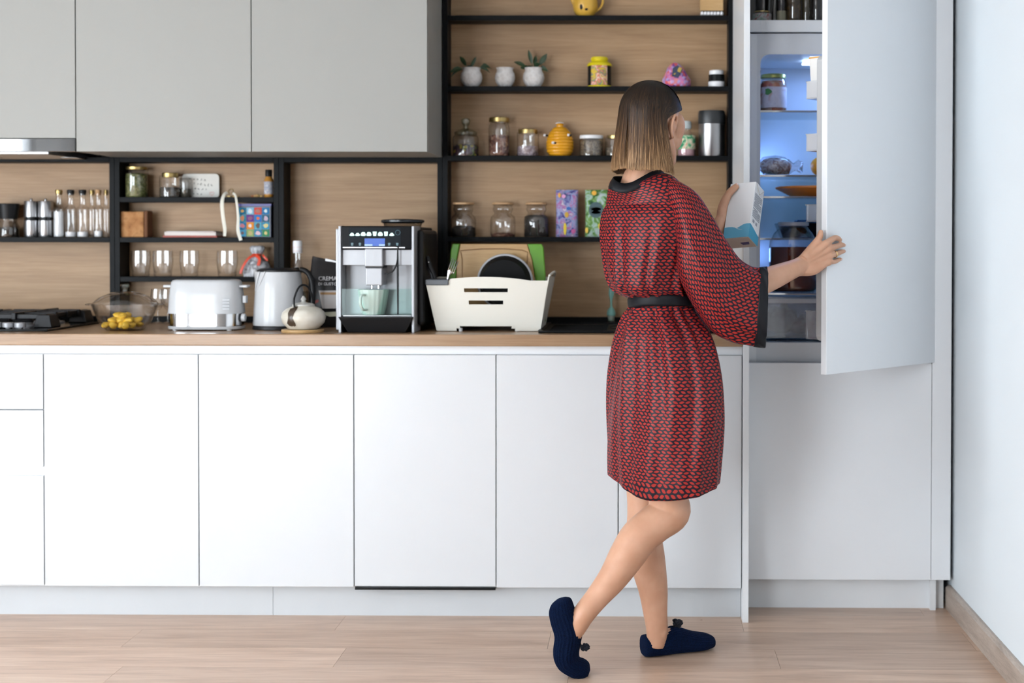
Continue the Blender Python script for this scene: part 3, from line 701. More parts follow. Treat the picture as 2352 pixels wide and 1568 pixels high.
MB().tube([(0,-.02,.70*H),(.35*r,-.033,.58*H),(.30*r,-.04,.36*H)],[(.001,.006)]*3,6,4,ref=(0,1,0)).tube([(.02,-.0,.70*H),(.6*r,-.02,.66*H),(.85*r,-.02,.52*H)],[(.001,.004)]*3,6,4,ref=(0,1,0)).build('ribbon_tail',rr,t,smooth=40)

# ---- tall shelving
z1,z2,z3,z4=S_R
# yellow teapot on the top shelf
t,r=item('ceramic_jug','yellow ceramic jug with dark spots on the highest shelf','jug',1316,1372,z1)
yl=mk('yellow_glaze',(.62,.36,.05),.3,var=.08)
MB().lathe([(0,0),(.6*r,0),(.68*r,.004),(.95*r,.022),(1.03*r,.042),(.98*r,.06),(.88*r,.075),(.84*r,.075),(.93*r,.058),(.97*r,.042),(.6*r,.01),(0,.008)],28).build('body',yl,t,smooth=50)
MB().tube([(.85*r,0,.022),(1.25*r,0,.035),(1.45*r,0,.06),(1.2*r,0,.078),(.88*r,0,.07)],.0045,8,5).build('handle',yl,t,smooth=50)
MB().tube([(-.8*r,0,.045),(-1.05*r,0,.062),(-1.18*r,0,.08)],[.009,.007,.005],8,3).build('spout',yl,t,smooth=50)
for dx,dz,a in ((-.30,.031,1.7),(.12,.022,.7)):
    yy=-math.sqrt(max(0,1-dx*dx))*r*1.0
    MB().ball((dx*r,yy,dz),(.005,.003,.006*a),10,8).build('spot',M['blackplastic'],t,smooth=50)
# wooden block on a glass of pebbles
t,r=item('tealight_holder','square wooden box top above white pebbles on the highest shelf','box',1607,1659,z1,.565)
MB().box(-r,r,-.035,.035,.018,.075).build('wood_block',M['bamboo'],t,bevel=.002)
MB().box(-r*.97,r*.97,-.034,.034,.0,.0175).build('glass_tray',M['glass'],t,bevel=.001)
rs=random.Random(5)
for k in range(14):
    MB().ball(((-.85+1.7*(k%7)/6)*r,-.0365 if k<7 else rs.uniform(-.02,.03),.008),(.0062,.005,.0068),8,6).build('pebble',M['white_lid'],t,smooth=60)
# pots
POT=[(0,0),(.52,0),(.60,.03),(.92,.28),(1.0,.48),(.95,.68),(.80,.84),(.80,.92),(.88,1.0),(.82,1.0),(.74,.90),(.7,.80),(0,.80)]
potm=speckle('relief_ceramic',[(.62,.58,.56),(.72,.69,.67),(.78,.76,.75)],75,.55,voronoi=False,bump=.8)
leafm=mk('dark_leaf',(.018,.045,.014),.45,var=.3,scale=40)
def leaf(mb,base,d,L,w,droop):
    base=Vector(base); d=Vector(d).normalized(); side=d.cross(Vector((.35,1,.3)))
    side=side.normalized() if side.length>1e-4 else Vector((1,0,0)); up=side.cross(d); rows=[]
    for i in range(6):
        s=i/5; wd=w*math.sin(math.pi*(.08+.9*s))**.8; c=base+d*(L*s)-Vector((0,0,1))*(droop*L*s*s)
        rows.append([c-side*wd+up*.15*wd,c-up*.1*wd,c+side*wd+up*.15*wd])
    vs=[p for r_ in rows for p in r_]; fs=[]
    for i in range(5):
        for k in range(2): fs.append((i*3+k,i*3+k+1,(i+1)*3+k+1,(i+1)*3+k))
    mb.add(vs,fs)
def pot(px0,px1,lab,leaves):
    t,r=item('flower_pot' if not leaves else 'potted_plant',lab,'pot' if not leaves else 'plant',px0,px1,z2,.566,'small white relief pots'); H=hgt(152,197)
    MB().lathe(LP(POT,r,H),30).build('pot',potm,t,smooth=50)
    MB().lathe([(0,H*.80),(.7*r,H*.80),(.7*r,H*.83),(0,H*.86)],20).build('soil',mk('soil',(.03,.02,.014),.9,bump=.5),t,smooth=40)
    for (dx,dz,dy,L_,w_,dr_,sx) in leaves:
        mb=MB(); b=Vector((sx*r,0,H*.85))
        stem_d=Vector((dx,dy,dz)).normalized(); mid=b+stem_d*L_*.45
        mb.tube([b,mid],.0011,5); leaf(mb,mid,stem_d,L_*.8,w_*1.15,dr_); o=mb.build('leaf',leafm,t,smooth=60,fixn=False)
pot(1058,1108,'small white relief pot with drooping dark leaves, leftmost pot',[(-.55,.9,-.1,.052,.008,.1,-.2),(.35,.55,-.1,.045,.006,-.1,-.3),(.9,.45,0,.05,.009,.9,.3),(-.9,.2,-.2,.055,.009,.5,-.3),(.3,.25,-.6,.03,.009,.4,0),(.7,.5,-.2,.055,.009,.8,.5),(-.2,.5,-.5,.028,.008,.3,0),(-1,.2,.1,.05,.006,.9,-.4)])
pot(1137,1183,'empty white relief pot between the two planted ones',[])
pot(1201,1250,'white relief pot with an upright dark green sprig',[(-.25,1,0,.062,.007,0,.0),(.55,.8,0,.06,.009,0,.15),(-.75,.5,-.1,.06,.007,.2,-.2),(.8,.35,-.3,.04,.010,.7,.3),(-.2,.4,-.5,.03,.010,.3,-.2),(.3,.6,-.3,.035,.009,.3,.0),(-.5,.3,-.3,.035,.009,.3,-.3),(.1,.9,.2,.05,.007,.1,0)])
# yellow canister
t,r=item('canister','yellow lidded canister with a colourful printed label','canister',1348,1405,z2); H=hgt(128,197)
yc=mk('yellow_plastic',(.68,.55,.01),.25)
MB().lathe(LP([(0,0),(1,0),(1,.03),(.97,.05),(0,.05)],r,H),30).build('base_ring',yc,t,smooth=35)
MB().lathe(LP([(.96,.04),(.96,.72)],r,H),30).build('body',M['blackgloss'],t,smooth=35)
arc=MB(); vs=[];fs=[]
for i,z in enumerate((.06,.70)):
    for k in range(13):
        a=math.radians(-90-42+84*k/12); vs.append((r*.975*math.cos(a),r*.975*math.sin(a),z*H))
for k in range(12): fs.append((k,k+1,13+k+1,13+k))
arc.add(vs,fs); o=arc.build('printed_label',uv_print('canister_print',[(.65,.45,.03),(.60,.40,.05),(.10,.25,.2),(.65,.14,.04),(.7,.55,.5),(.62,.40,.04),(.15,.12,.35)],40,seed=2.0),t,smooth=40)
MB().lathe(LP([(0,.70),(.98,.70),(1.02,.73),(.98,.78),(.80,.84),(.68,.86),(.66,.88),(.70,.90),(.70,.96),(.64,1.0),(0,1.0)],r,H),30).build('lid',yc,t,smooth=35)
# wrapped sweets bag
t,r=item('sweet_pouch','triangular floral wrapped pouch of purple and red on the shelf','pouch',1522,1586,z2,.566); H=hgt(139,196)
rg=[]
for z,a,b in ((0,.85,.03),(.08,.98,.036),(.3,1.0,.036),(.55,.80,.028),(.8,.55,.02),(.95,.3,.012),(1.0,.1,.006)):
    rg.append([(a*r*math.cos(q)*(1+.05*math.sin(6*q+z*9))-r*.12*z, b*math.sin(q)*(1+.1*math.sin(5*q)), z*H) for q in [2*math.pi*k/26 for k in range(26)]])
mb=MB().rings(rg); mb.build('pouch_body',speckle('floral_wrap',[(.50,.16,.36),(.55,.35,.62),(.62,.10,.12),(.40,.30,.55),(.65,.22,.25),(.22,.06,.28)],95,.35),t,smooth=60)
MB().prism([(-.38*r,.42*H),(.10*r,.36*H),(.42*r,.70*H),(.02*r,.86*H),(-.30*r,.74*H)],'y',-.0335,-.030).build('patch',speckle('patch_print',[(.025,.04,.08),(.05,.06,.09),(.45,.30,.05)],60,.4),t,bevel=.001)
# small black and white jar
t,r=item('candle_jar','small white lidded jar with a black band on the shelf','jar',1626,1664,z2,.566); H=hgt(156,195)
MB().lathe(LP([(0,0),(.98,0),(1,.03),(1,.30),(.98,.33),(0,.33)],r,H),28).build('base_band',M['white_lid'],t,smooth=35)
MB().lathe(LP([(.97,.33),(.97,.74)],r,H),28).build('body',M['blackgloss'],t,smooth=35)
MB().lathe(LP([(0,.72),(.85,.72),(.87,.75),(.87,.96),(.8,1.0),(0,1.0)],r,H),28).build('lid',M['white_lid'],t,smooth=35)
# third shelf
t,r=item('storage_jar','clear jar with a glass knob lid holding mixed sweets','jar',1040,1100,z3,group='jars on the third shelf'); H=hgt(268,357)
MB().lathe(LP([(0,0),(.97,0),(1,.03),(1,.45),(.93,.52),(.80,.55)],r,H),30).build('glass_body',M['glass'],t,smooth=40)
MB().lathe(LP([(0,.01),(.93,.01),(.95,.05),(.95,.24),(.7,.30),(0,.33)],r,H),26).build('contents',mixed,t,smooth=50)
MB().lathe(LP([(.82,.54),(.86,.56),(.86,.62),(.6,.68),(.2,.72),(.16,.78),(.30,.84),(.36,.91),(.30,.97),(0,1.0)],r,H),28).build('lid',M['glass_tint'],t,smooth=50)
jar('storage_jar','tall gold lidded jar of brown dried fruit on the third shelf',1122,1171,270,z3,.12,M['gold'],nuts,.62,JAR,group='jars on the third shelf',lidr=.94)
jar('storage_jar','gold lidded jar beside the beehive pot on the third shelf',1187,1238,297,z3,.17,M['gold'],cm('mauve_sugar',[(.30,.24,.27),(.42,.36,.40),(.22,.17,.19)],200),.45,STRAIGHT,group='jars on the third shelf',lidr=.86)
# beehive honey pot
t,r=item('honey_pot','yellow ceramic honey pot shaped like a beehive','pot',1254,1318,z3); H=hgt(282,358)
prof=[(0,0)]
hv=[(.70,0.0),(.93,.12),(1.0,.28),(1.0,.42),(.93,.56),(.80,.70),(.60,.81),(.42,.88)]
N=90
for i in range(N+1):
    z=i/N*.88; 
    for (a0,b0),(a1,b1) in zip(hv,hv[1:]):
        if b0<=z<=b1+1e-9: rr_=a0+(a1-a0)*(z-b0)/(b1-b0); break
    prof.append((rr_*(1-.055*(1-abs(math.sin(z/.88*math.pi*9)))**1.5),z))
prof+=[(0,.89)]
hm=mk('honey_glaze',(.72,.33,.015),.22,var=.05)
MB().lathe(LP(prof,r,H),32).build('body',hm,t,smooth=50)
MB().lathe(LP([(0,.88),(.25,.88),(.24,.94),(.3,.97),(.2,1.0),(0,1.0)],r,H),18).build('knob',hm,t,smooth=50)
MB().ball((-.02*r,0,H*1.0),(.30*r,.006,.004),12,6).build('bee_wings',M['white_lid'],t,smooth=60)
for dx,dz in ((-.30,.38),(.78,.62),(-.93,.62)):
    bee=MB().ball((dx*r,-math.sqrt(max(.02,1-dx*dx))*r*.98,dz*H),(.006,.004,.004),10,8).build('bee',M['blackplastic'],t,smooth=60)
    MB().ball((dx*r-.007,-math.sqrt(max(.02,1-dx*dx))*r*1.0,dz*H+.001),(.0055,.003,.0045),10,8).build('wing',M['white_lid'],bee,smooth=60)
jar('storage_jar','low jar with a white lid and seeds on the third shelf',1331,1385,311,z3,.17,M['white_lid'],spice,.9,STRAIGHT,group='jars on the third shelf',lidr=.98)
jar('storage_jar','low gold lidded jar half hidden by the hair',1390,1440,311,z3,.17,M['gold'],spice,.5,STRAIGHT,group='jars on the third shelf',lidr=.8)
t,r=item('syrup_bottle','glass bottle with a green fruit label beside the cheek','bottle',1555,1597,z3); H=hgt(276,357)
MB().lathe(LP([(0,0),(.94,0),(1,.04),(1,.48),(.8,.60),(.48,.70),(.45,.80)],r,H),26).build('glass_body',M['glass'],t,smooth=40)
MB().lathe(LP([(.99,.20),(1.02,.21),(1.02,.58),(.86,.60)],r,H),26).build('label',uv_print('fruit_label',[(.03,.22,.10),(.10,.35,.18),(.75,.68,.50),(.65,.12,.08)],38,seed=1.2),t,smooth=40)
MB().lathe(LP([(0,.02),(.9,.02),(.92,.2),(0,.2)],r,H),22).build('contents',mk('syrup',(.45,.25,.27),.3),t,smooth=40)
MB().lathe(LP([(0,.78),(.52,.78),(.56,.82),(.56,.96),(.48,1.0),(0,1.0)],r,H),22).build('cap',mk('grey_cap',(.42,.46,.46),.3),t,smooth=40)
t,r=item('canister','brushed steel canister with a black lid beside the tall panel','canister',1603,1665,z3); H=hgt(253,357)
MB().lathe(LP([(0,0),(.94,0),(.96,.01),(.96,.72)],r,H),34).build('body',M['steel'],t,smooth=35)
MB().lathe(LP([(0,.71),(.98,.71),(1,.73),(1,.94),(.95,1.0),(0,1.0)],r,H),34).build('lid',mk('matt_black_lid',(.02,.023,.026),.4),t,smooth=35)
# fourth shelf
for px0,px1,cont,fl_,lab in ((1036,1093,tea,.28,'cork lidded jar with a little dark tea, leftmost on the lowest shelf'),(1126,1184,nuts,.07,'nearly empty cork lidded jar in the middle'),(1203,1261,tea,.62,'cork lidded jar well filled with dark tea')):
    t,r=item('storage_jar',lab,'jar',px0,px1,z4,group='cork lidded glass jars'); H=hgt(464,543)
    MB().lathe(LP(WAISTED,r,H*.94),30).build('glass_body',M['glass'],t,smooth=50)
    MB().lathe(LP([(0,.012),(.88,.012),(.94,.05),(.94,fl_),(.6,fl_+.06),(0,fl_+.03)],r,H*.94),26).build('contents',cont,t,smooth=50)
    MB().lathe(LP([(0,.93),(.74,.93),(.86,.94),(.86,.985),(.80,1.0),(0,1.0)],r,H),26).build('lid',M['cork'],t,smooth=40)
def packet(px0,px1,py0,zb,lab,cols,seed,extra):
    t,r=item('tea_packet',lab,'packet',px0,px1,zb,.566,'printed tea packets'); H=at(px0,py0,.566).z-zb
    rg=[]
    for z,b in ((0,.020),(.06,.028),(.5,.030),(.86,.024),(.95,.008),(1.0,.002)):
        rg.append([(r*math.copysign(abs(math.cos(q))**.35,math.cos(q))*(1-.04*math.sin(z*math.pi)), b*math.copysign(abs(math.sin(q))**.5,math.sin(q)), z*H) for q in [2*math.pi*(k+.5)/28 for k in range(28)]])
    MB().rings(rg).build('packet_body',uv_print(lab[:12],[[x*.75 for x in c] for c in cols],42,seed=seed),t,smooth=50)
    for (dx,dz,rx,rz_,c) in extra:
        poly=[(dx*r+rx*r*math.cos(2*math.pi*m/20),dz*H+rz_*H*math.sin(2*math.pi*m/20)) for m in range(20)]
        MB().prism(poly,'y',-.0315,-.0255).build('print',mk('print_%d'%random.randint(0,9**6),c,.4),t)
    return t
packet(1277,1328,436,z4,'purple and blue patterned tea packet on the lowest shelf',[(.05,.03,.20),(.16,.14,.42),(.35,.45,.70),(.45,.40,.70),(.5,.15,.4),(.70,.72,.80)],3.0,[(-.15,.17,.13,.13,(.75,.55,.02)),(0,.47,.18,.06,(.60,.36,.03)),(.18,.60,.22,.035,(.02,.12,.42)),(-.65,.88,.13,.05,(.75,.38,.06)),(-.28,.86,.18,.04,(.75,.35,.6)),(.6,.12,.2,.05,(.45,.08,.25))])
packet(1344,1400,436,z4,'green patterned tea packet half hidden by the robe',[(.03,.09,.05),(.08,.22,.06),(.25,.45,.12),(.45,.65,.55),(.65,.72,.72)],6.0,[(-.1,.57,.58,.17,(.05,.10,.11)),(-.1,.59,.42,.04,(.28,.22,.12)),(-.1,.52,.40,.035,(.30,.36,.42)),(-.25,.93,.2,.05,(.80,.42,.04)),(.3,.23,.22,.07,(.65,.55,.06)),(-.85,.14,.12,.06,(.8,.55,.08))])

# ================================================================== worktop things
# gas hob
hx1=at(109,760,.075).x; hx0=hx1-.58; hy0,hy1=.075,.555
t=thing('gas_hob','black glass gas hob with cast iron pan supports','hob',(hx0,hy0,ZW))
def Lh(mb,nm,m,p=t,**k): return mb.build(nm,m,p,**k)
Lh(MB().box(0,.58,0,.48,.0002,.008),'glass_plate',M['blackgloss'],bevel=.002)
for kx in (.335,.375,.415,.455,.495): Lh(MB().lathe([(0,.008),(.008,.008),(.009,.012),(.018,.0125),(.0185,.026),(.016,.028),(0,.028)],24,kx-.02,.035),'knob',M['silver'],smooth=35)
for (cx,cy,br) in ((.15,.15,.045),(.15,.36,.035),(.43,.17,.035),(.43,.36,.05)):
    b=Lh(MB().lathe([(0,.008),(br*1.15,.008),(br*1.1,.014),(br*.8,.016),(br*.78,.022)],26,cx,cy),'burner',M['silver'],smooth=35)
    Lh(MB().lathe([(0,.022),(br*.85,.022),(br*.88,.026),(br*.8,.031),(0,.032)],26,cx,cy),'burner_cap',M['castiron'],b,smooth=35)
for gx0,gx1 in ((.02,.285),(.295,.56)):
    mb=MB()
    mid=(gx0+gx1)/2
    for (fx_,fy_) in ((gx0,.080),(gx1-.062,.080),(gx0,.375),(gx1-.062,.375)):       # chunky feet
        mb.quadbox([(fx_,fy_,.009),(fx_+.062,fy_,.009),(fx_+.062,fy_+.08,.009),(fx_,fy_+.08,.009)],[(fx_+.010,fy_+.008,.050),(fx_+.052,fy_+.008,.050),(fx_+.052,fy_+.072,.050),(fx_+.010,fy_+.072,.050)])
    for x0 in (gx0+.022,gx1-.036): mb.box(x0,x0+.014,.09,.45,.036,.052)
    for y0 in (.10,.41): mb.box(gx0+.02,gx1-.02,y0,y0+.014,.036,.052)
    for cy in (.165,.265,.36): mb.box(gx0+.016,gx1-.016,cy-.007,cy+.007,.034,.056)
    mb.box(mid-.007,mid+.007,.09,.445,.034,.057)
    Lh(mb,'pan_support',M['castiron'],bevel=.002)
# casserole
def put(name,label,cat,px,Y,group=None,rz=0,z=ZW):
    c=at(px,700,Y); return thing(name,label,cat,(c.x,Y,z),rz,group)
t=put('casserole','lidded glass casserole holding yellow chunks on the worktop','casserole',287,.155); R_=.107
MB().lathe([(0,.0),(.055,.0),(.062,.003),(.085,.03),(.101,.07),(R_,.088),(.103,.09),(.098,.07),(.082,.032),(.058,.006),(0,.005)],40).build('bowl',M['glass_thin'],t,smooth=40)
ld_=MB().lathe([(R_,.0905),(R_-.002,.093),(.085,.110),(.05,.125),(.015,.131),(.0,.132)],40).build('lid',M['glass_thin'],t,smooth=40)
MB().lathe([(.010,.131),(.008,.138),(.014,.146),(.015,.152),(.010,.157),(0,.158)],20).build('knob',M['glass_tint'],ld_,smooth=50)
for s in (-1,1):
    MB().tube([(s*.098,-.03,.086),(s*.120,-.022,.087),(s*.125,0,.087),(s*.120,.022,.087),(s*.098,.03,.086)],[(.003,.005)]*5,8,4,ref=(0,0,1)).build('handle',M['glass'],t,smooth=50)
rs=random.Random(11); ym=mk('yellow_fruit',(.78,.47,.035),.4,var=.12,scale=60,bump=.3)
cl=t.location
for k in range(26):
    a=k*2.4; q=(.058*math.sqrt((k+.5)/13) if k<13 else (.045*math.sqrt((k-12.5)/9) if k<22 else .018)); lev=0 if k<13 else (1 if k<22 else 2)
    sx,sy,sz=rs.uniform(.014,.02),rs.uniform(.011,.016),rs.uniform(.009,.013)
    mb=MB().ball((0,0,0),(sx,sy,sz),10,7)
    mb.v=[(v[0]*(1+.15*math.sin(v[1]*300+k)),v[1]*(1+.15*math.sin(v[2]*300+k)),v[2]) for v in mb.v]
    o=mb.build('fruit_chunk',ym,None,smooth=60); o.location=(cl.x+q*math.cos(a)-.004,.155+q*math.sin(a),ZW+.019+lev*.015); o.rotation_euler=(rs.uniform(-.4,.4),rs.uniform(-.4,.4),rs.uniform(0,3))
    tag(o,'yellow fruit chunk piled inside the lidded glass casserole','fruit','yellow fruit chunks')
# toaster
t=put('toaster','white long slot toaster with a polished steel band','toaster',475,.20); hw=.122
def lozenge(hx,hy,z,n=40,p=3.2): return [(hx*math.copysign(abs(math.cos(q))**(2/p),math.cos(q)),hy*math.copysign(abs(math.sin(q))**(2/p),math.sin(q)),z) for q in [2*math.pi*k/n for k in range(n)]]
MB().rings([lozenge(.122,.072,.004),lozenge(.124,.074,.008),lozenge(.124,.074,.014)]).build('base',M['white_plastic'],t,smooth=40)
MB().rings([lozenge(.121,.071,.0145),lozenge(.121,.071,.056)]).build('steel_band',M['chrome'],t,smooth=40)
bo=MB().rings([lozenge(.124,.074,.0565),lozenge(.124,.074,.06),lozenge(.120,.071,.12),lozenge(.114,.066,.16),lozenge(.109,.060,.167),lozenge(.098,.05,.1695)]).build('body',M['white_plastic'],t,smooth=40)
for yy in (-.025,.025): MB().box(-.085,.085,yy-.011,yy+.011,.168,.1705).build('slot',M['blackplastic'],bo)
for s in (-1,1): MB().box(min(s*.112,s*.142),max(s*.112,s*.142),-.02,.02,.142,.151).build('warmer_handle',M['white_plastic'],t,bevel=.003)
MB().lathe([(0,0),(.013,0),(.014,.004),(.013,.012),(0,.013)],20).build('browning_knob',M['white_plastic'],t,smooth=40).matrix_local=Matrix.Translation((.124,-.02,.042))@Matrix.Rotation(math.pi/2,4,'Y')
for k in range(4): MB().box(.075,.098,-.0735+.0,-.0705,.072+.010*k,.0745+.010*k).build('button_mark',mk('toaster_print_%d'%k,(.55,.57,.6),.4),t)
for dx in (-.09,.09): MB().lathe([(0,0),(.009,0),(.009,.005),(0,.005)],14,dx,-.05).build('foot',M['white_plastic'],t,smooth=40)
MB().box(.123,.136,-.012,.012,.09,.115).build('lever',M['white_plastic'],t,bevel=.002)
# kettle
t=put('electric_kettle','white electric kettle with a black lid and handle','kettle',641,.245)
MB().lathe([(0,0),(.088,0),(.089,.004),(.086,.013),(0,.0135)],36).build('base',M['blackplastic'],t,smooth=35)
bodyk=[(0,.0137),(.086,.0137),(.087,.02),(.084,.07),(.079,.14),(.073,.192),(.071,.196)]
mb=MB(); mb.lathe(bodyk,40)
mb.v=[((v[0]-(.016*max(0,(v[2]-.14)/.06)*max(0,1-(abs(v[1])/.03)) if v[0]<0 else 0)),v[1],v[2]) for v in mb.v]
mb.build('body',M['white_plastic'],t,smooth=45)
MB().tube([(-.052,-.055,.196),(-.062,-.048,.165),(-.071,-.040,.130)],[.003,.004,.001],8,4).tube([(-.03,-.067,.196),(-.044,-.063,.165),(-.060,-.052,.128)],[.003,.003,.001],8,4).build('spout_edge',M['white_plastic'],t,smooth=50)
MB().lathe([(0,.195),(.073,.195),(.073,.200),(.060,.206),(0,.208)],34).build('lid',M['blackplastic'],t,smooth=35)
MB().tube([(.050,0,.200),(.085,0,.200),(.108,0,.175),(.116,0,.12),(.108,0,.06),(.086,0,.04)],[(.008,.012),(.009,.012),(.009,.012),(.009,.011),(.008,.011),(.006,.01)],12,6,ref=(1,0,0)).build('handle',M['blackplastic'],t,smooth=50)
# coaster and stone teapot
cst=put('coaster','round wooden coaster under the stone teapot','coaster',695,.075)
MB().lathe([(0,.0002),(.068,.0002),(.069,.002),(.069,.008),(.067,.010),(0,.010)],36).build('disc',M['bamboo'],cst,smooth=35)
t=put('teapot','squat cream stoneware teapot with a black wire handle','teapot',697,.075,z=ZW+.010)
glz=speckle('cream_glaze',[(.50,.46,.38),(.60,.56,.48),(.68,.65,.58)],14,.3,voronoi=False)
MB().lathe([(0,.0),(.045,.0),(.052,.004),(.068,.022),(.0725,.040),(.068,.056),(.055,.068),(.036,.075),(.034,.078),(.0,.078)],36).build('body',glz,t,smooth=50)
dk=mk('brown_glaze',(.06,.04,.026),.3,var=.2)
vs=[];fs=[]
pr=[(.050,.003),(.069,.022),(.0735,.040),(.069,.0565),(.056,.0685),(.038,.076)]
for i,(r_,z_) in enumerate(pr):
    for k in range(5):
        a=math.radians(-112+ (k-2)*(5+2.2*math.sin(i*2.1)))
        vs.append((r_*math.cos(a),r_*math.sin(a),z_))
for i in range(5):
    for k in range(4): fs.append((i*5+k,i*5+k+1,(i+1)*5+k+1,(i+1)*5+k))
MB().add(vs,fs).build('glaze_drip',dk,t,smooth=50,fixn=False)
MB().lathe([(.036,.0775),(.036,.081),(.028,.085),(.010,.088),(.006,.092),(.009,.098),(.004,.108),(0,.110)],26).build('lid',mk('lid_stone',(.5,.49,.46),.35),t,smooth=50)
MB().tube([(-.02,-.038,.072),(-.022,-.036,.10),(-.012,-.02,.135),(.0,.0,.145),(.012,.02,.135),(.022,.036,.10),(.02,.038,.072)],.0034,10,6).build('handle',M['blackplastic'],t,smooth=50)
MB().tube([(-.055,0,.045),(-.075,.0,.055),(-.09,0,.07)],[.016,.011,.008],10,4).build('spout',glz,t,smooth=50).rotation_euler=(0,0,-1.7)
# clear bottle behind the kettle
t=put('glass_bottle','clear glass bottle with a white cap between kettle and coffee bag','bottle',684,.47)
MB().lathe([(0,0),(.036,0),(.038,.005),(.038,.12),(.032,.16),(.018,.20),(.0135,.225),(.0135,.262)],28).build('glass_body',M['glass'],t,smooth=45)
MB().lathe([(0,.003),(.034,.003),(.035,.01),(.035,.118),(.034,.121),(0,.121)],24).build('contents',glass('cordial',(.75,.73,.66),.1,.25,(.6,.58,.52)),t,smooth=45)
MB().lathe([(0,.256),(.0155,.256),(.0165,.26),(.0165,.295),(.014,.300),(0,.300)],22).build('cap',speckle('cap_print',[(.78,.78,.8),(.78,.78,.8),(.72,.45,.42)],1,.3,voronoi=False,stretch=(2,2,60)),t,smooth=40)
# coffee bag
t=put('coffee_bag','black foil coffee bag with white lettering beside the coffee machine','bag',751,.36)
rg=[]
for z,a,b,dx in ((0,.062,.035,0),(.01,.066,.04,0),(.08,.066,.042,0),(.15,.062,.036,0),(.20,.056,.022,.0),(.222,.055,.008,.004),(.235,.054,.004,.006)):
    rg.append([(dx+a*math.copysign(abs(math.cos(q))**.45,math.cos(q))*(1+.03*math.sin(z*60+q*2)), b*math.copysign(abs(math.sin(q))**.7,math.sin(q))*(1+.06*math.sin(q*5+z*50)), z-.0*dx+.012*math.cos(q)*(-1 if z>.2 else 0)) for q in [2*math.pi*k/32 for k in range(32)]])
bag=MB().rings(rg).build('bag_body',mk('black_foil',(.010,.009,.010),.3,var=.2,scale=30,bump=.4,spec=.25),t,smooth=60)
wt=mk('bag_white',(.72,.70,.72),.5)
text_part('lettering','CREMA',.020,wt,bag,(.012,-.043,.163)); text_part('lettering','DI GUSTO',.014,wt,bag,(.012,-.0445,.146))
MB().prism([(-.018,.128),(.050,.128),(.040,.066),(-.006,.066)],'y',-.0475,-.044).build('cup_print',mk('cup_print',(.62,.58,.56),.5),bag)
MB().prism([(-.013,.122),(.045,.122),(.044,.114),(-.012,.114)],'y',-.0480,-.0474).build('crema_print',mk('crema_print',(.42,.22,.07),.5),bag)
MB().prism([(-.064,.080),(-.02,.098),(-.02,.088),(-.064,.068)],'y',-.0445,-.042).build('swoosh',mk('swoosh_print',(.28,.03,.02),.5),bag)
MB().prism([(-.004,.238),(.05,.226),(.05,.217),(-.004,.230)],'y',-.006,.008).build('fold_clip',M['white_lid'],bag)
MB().prism([(-.02,.052),(.055,.056),(.055,.040),(.02,.038)],'y',-.0475,-.043).build('saucer_print',mk('saucer_print',(.55,.55,.42),.5),bag)

# coffee machine
c0=at(778,750,.05); c1=at(952,750,.05); mx0,mx1=c0.x,c1.x
t=thing('coffee_machine','black and silver bean-to-cup coffee machine with a lit blue display','coffee machine',((mx0+mx1)/2,.05,ZW)); h=(mx1-mx0)/2; H=at(860,519,.05).z-ZW
def Lm(mb,nm,m,p=t,**k): return mb.build(nm,m,p,**k)
hz=lambda py: ZW and (at(860,py,.05).z-ZW)
Lm(MB().box(-h,h,.13,.40,.004,H-.002),'housing',M['blackplastic'],bevel=.006)
Lm(MB().box(h-.004,h+.022,.06,.38,.02,H-.012),'side_cover',M['blackplastic'],bevel=.012)
Lm(MB().box(-h-.016,-h-.003,.03,.37,.006,H-.008),'side_cover',M['silver'],bevel=.004)
for s in (-1,1): Lm(MB().box(min(s*h,s*(h-.0085)),max(s*h,s*(h-.0085)),-.002,.13,.0,H),'side_rail',M['silver'],bevel=.002)
Lm(MB().box(-h+.009,h-.009,-.001,.13,hz(572.5),H),'control_panel',mk('panel_black',(.006,.006,.007),.2,spec=.06),bevel=.003)
pz=hz(541)
xm=lambda px: at(px,560,.05).x-(mx0+mx1)/2
dsp=Lm(MB().box(xm(801),xm(920),-.0016,-.0008,hz(565.5),hz(523.5)),'display_field',mk('display_black',(.010,.014,.018),.3,spec=.06))
ic=emit('icon_glow',(.70,1.0,.92),1.6); icb=emit('icon_dim',(.10,.30,.38),.5)
for k,px in enumerate((808.8,821.7,834.6,847.7,860.9,873.8,886.7,900)):
    x=xm(px); zb_=hz(541.5); q=1.38
    if k in (4,6): poly=[(-.0035,0),(.0035,0),(.004,.007),(.0045,.014),(-.0045,.014),(-.004,.007)]
    elif k in (0,1,7): poly=[(-.0062,.002),(-.003,0),(.003,0),(.0062,.002),(.004,.006),(.002,.010),(-.002,.010),(-.004,.006)]
    else: poly=[(-.0062,.002),(-.003,0),(.003,0),(.0062,.002),(.005,.008),(.003,.0125),(-.003,.0125),(-.005,.008)]
    Lm(MB().prism([(x+a_*q,zb_+b_*.98) for a_,b_ in poly],'y',-.0022,-.0017),'drink_icon',ic,dsp)
Lm(MB().tube([(xm(913.8)+.0078*math.cos(a),-.002,hz(534)+.0078*math.sin(a)) for a in [2*math.pi*k/20 for k in range(20)]],.0007,5,closed=True),'drink_icon',icb,dsp)
Lm(MB().box(xm(837.7),xm(884.3),-.0022,-.0017,hz(565),hz(547.3)),'screen',emit('screen_blue',(.0,.12,.75),.8),dsp)
for a,b in ((837.9,855.6),(870.6,884.1)): Lm(MB().box(xm(a),xm(b),-.0026,-.0023,hz(564.6),hz(560.5)),'screen_text',emit('screen_text',(.45,.7,1),.9),dsp)
for px in (809,827,894,912.6):
    x=xm(px); Lm(MB().prism([(x-.003,hz(564)),(x+.003,hz(564)),(x+.004,hz(557.5)),(x-.004,hz(557.5))],'y',-.0022,-.0017),'touch_icon',icb,dsp)
